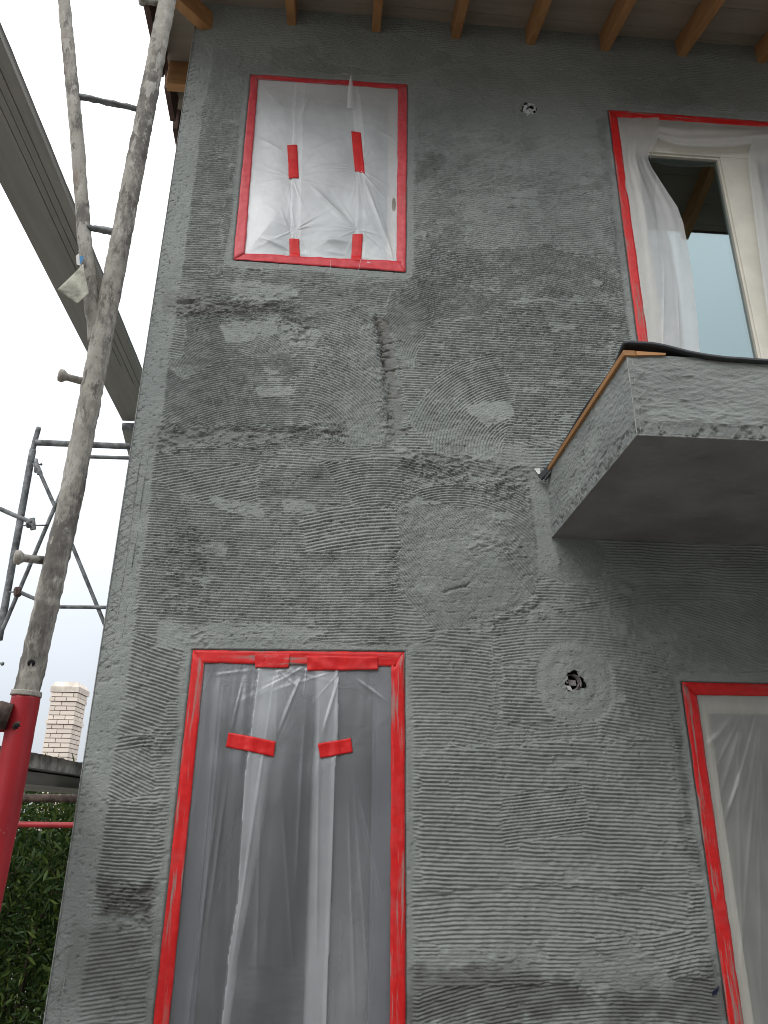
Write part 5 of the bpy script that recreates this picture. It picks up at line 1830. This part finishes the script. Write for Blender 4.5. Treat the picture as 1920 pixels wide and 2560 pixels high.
board(-1.30, -0.935, -1.85, 1.80, 1.722, 0.045, 21, 'scaffold_plank', 'low plank with a ragged cement crust along its top, left of the wall', 'crust', 0.0015, 0.0045)
board(-1.36, -0.985, -1.80, 1.75, 1.676, 0.040, 31, 'scaffold_plank', 'lower of the two stacked planks resting on the red frame', 'plank', 0.002)

# torn paper tag on the brace leg
def paper_tag():
    y = YN - 0.035
    base = at(186, 700, y)
    corners = [at(208, 660, y), at(222, 733, y - 0.004), at(195, 762, y - 0.012), at(145, 727, y - 0.018)]
    s, t = np.meshgrid(np.linspace(0, 1, 16), np.linspace(0, 1, 16), indexing='ij')
    A, B, C_, D = corners
    P = (A * (1 - s[..., None]) + B * s[..., None]) * (1 - t[..., None]) + (D * (1 - s[..., None]) + C_ * s[..., None]) * t[..., None]
    P[..., 1] += 0.003 * np.sin(s * 3) * t - 0.004 * t * t
    o = link('paper_tag', grid_mesh(P), None, M['paper'], True, tuple(base))
    m = o.modifiers.new('thick', 'SOLIDIFY')
    m.thickness = 0.0008
    tag(o, 'torn dirty paper tag hanging from the ladder brace', 'tag')
    yb = YN - 0.032
    v = [at(190, 640, yb), at(198, 634, yb), at(200, 664, yb), at(192, 662, yb)]
    o1 = link('tag_scrap', mesh(v, [(0, 1, 2, 3)]), o, M['white'], False)
    v = [at(199, 641, yb - .001), at(209, 640, yb - .001), at(208, 650, yb - .001), at(200, 661, yb - .001)]
    o2 = link('tag_print', mesh(v, [(0, 1, 2, 3)]), o, M['blue'], False)
    for k in (o1, o2):
        m = k.modifiers.new('thick', 'SOLIDIFY')
        m.thickness = 0.0008


paper_tag()

# ------------------------------------------------------------------ chimney beyond
def chimney():
    YC = 12.0
    c0 = at(105, 1800, YC)
    x0, x1 = at(113, 1830, YC)[0], at(178, 1830, YC)[0]
    ztop = at(140, 1703, YC)[2]
    w = x1 - x0
    dp = 0.62
    ch = thing('chimney', 'cream painted brick chimney rising behind the planks', 'chimney', ((x0 + x1) / 2, YC + dp / 2, 0))
    core = MB()
    g = 0.010
    course = 0.084
    zc = ztop - 0.20
    core.box((x0 + g, YC + g, 0), (x1 - g, YC + dp - g, zc - 0.005))
    core.build('shaft', M['mortar'], ch)
    # cap: chamfered slab
    cb = 0.03
    k = MB()
    k.solid([(x0 - cb, YC - cb, zc), (x1 + cb, YC - cb, zc), (x1 + cb, YC + dp + cb, zc), (x0 - cb, YC + dp + cb, zc),
             (x0 - cb, YC - cb, zc + 0.10), (x1 + cb, YC - cb, zc + 0.10), (x1 + cb, YC + dp + cb, zc + 0.10), (x0 - cb, YC + dp + cb, zc + 0.10)])
    k.solid([(x0 - cb, YC - cb, zc + 0.1001), (x1 + cb, YC - cb, zc + 0.1001), (x1 + cb, YC + dp + cb, zc + 0.1001), (x0 - cb, YC + dp + cb, zc + 0.1001),
             (x0 + 0.03, YC + 0.05, ztop), (x1 - 0.05, YC + 0.05, ztop), (x1 - 0.05, YC + dp - 0.05, ztop), (x0 + 0.03, YC + dp - 0.05, ztop)])
    k.build('cap', M['cap'], ch)

    def brick_mesh(lx, ly):
        b = MB()
        e = 0.004
        lz = course - 0.014
        b.box((0, 0, 0), (lx, ly, lz))
        return mesh(b.v, b.f)
    cache = {}

    def brick(x, y, z, lx, ly):
        key = (round(lx, 3), round(ly, 3))
        if key not in cache:
            me = brick_mesh(lx, ly)
            me.materials.append(M['brick'])
            cache[key] = me
        o = bpy.data.objects.new('brick', cache[key])
        COL.objects.link(o)
        o.parent = ch
        o.location = (x - ch.location.x, y - ch.location.y, z)
    n = int((zc - 1.2) / course)
    for i in range(n):
        z = zc - (i + 1) * course
        out = 0.022 if i in (1, 6) else (0.012 if i == 0 else 0.0)
        fx0, fx1, fy0 = x0 - out, x1 + out, YC - out
        L = 0.215
        # front face
        x = fx0
        first = L if i % 2 == 0 else L / 2
        while x < fx1 - 0.02:
            e = min(x + first, fx1)
            if fx1 - e < 0.05:
                e = fx1
            brick(x, fy0 + random.uniform(-0.0015, 0.0015), z, e - x - 0.012 if e < fx1 else e - x, 0.09)
            x, first = e, L
        # right side
        y = fy0 + 0.10
        first = L if i % 2 else L / 2
        while y < YC + dp - 0.02:
            e = min(y + first, YC + dp)
            if YC + dp - e < 0.05:
                e = YC + dp
            brick(fx1 - 0.09 + random.uniform(-0.0015, 0.0015), y, z, 0.09, e - y - 0.012)
            y, first = e, L


chimney()

# ------------------------------------------------------------------ shrub behind the scaffold
def shrub():
    b = thing('shrub', 'dense dark green leafy shrub behind the scaffold, left of the house', 'shrub', (-1.9, 3.0, 0))
    r = np.random.default_rng(9)
    stems = MB()
    tips = []
    for k in range(70):
        x, y = r.uniform(-3.1, -0.95), r.uniform(2.3, 4.6)
        p = np.array([x, y, 0.0])
        top = np.array([x + r.normal(0, 0.25), y + r.normal(0, 0.2) - 0.15, r.uniform(1.3, 1.92)])
        mid = (p + top) / 2 + r.normal(0, 0.08, 3)
        stems.tube([p, mid, top], [0.016, 0.011, 0.004], 6, sub=3)
        tips.append((p, mid, top))
    stems.build('stem', M['stem'], b, True)
    V, Fq, tint = [], [], []
    N = 40000
    for k in range(N):
        if k % 4:
            p, mid, top = tips[r.integers(len(tips))]
            t = r.uniform(0.05, 1.0) ** 0.8
            c = (p * (1 - t) + top * t) + r.normal(0, 0.13, 3)
        else:                                           # outer skin towards the viewer
            c = np.array([r.uniform(-3.0, -0.95), r.uniform(2.0, 2.5), r.uniform(0.05, 1.80)])
        if c[2] < 0.02 or c[2] > 1.90 or c[0] > -0.92 and c[1] < 7:
            continue
        L, Wd = r.uniform(0.03, 0.09), r.uniform(0.009, 0.022)
        d = _n(np.array([r.normal(0, 0.6), r.normal(-0.35, 0.6), r.normal(0.45, 0.5)]))
        s = _n(np.cross(d, r.normal(0, 1, 3)))
        nn = np.cross(s, d)
        k0 = len(V)
        V += [c, c + d * L * 0.35 + s * Wd / 2 + nn * 0.004, c + d * L, c + d * L * 0.35 - s * Wd / 2 + nn * 0.004,
              c + d * L * 0.72 + s * Wd * 0.36, c + d * L * 0.72 - s * Wd * 0.36, c + d * L * 0.4 - nn * 0.004]
        Fq += [(k0, k0 + 1, k0 + 6, k0 + 6), ]
        Fq[-1] = (k0, k0 + 1, k0 + 4, k0 + 6)
        Fq += [(k0 + 6, k0 + 4, k0 + 2, k0 + 5), (k0, k0 + 6, k0 + 5, k0 + 3)]
        tv = np.clip(r.beta(1.1, 3.4) + 0.45 * (r.random() < 0.10), 0, 1)
        tint += [tv] * 7
    me = quads_mesh(np.array(V), np.array(Fq), dict(tint=np.array(tint)))
    o = link('foliage', me, b, M['leaf'], False)
    o['kind'] = 'stuff'


shrub()
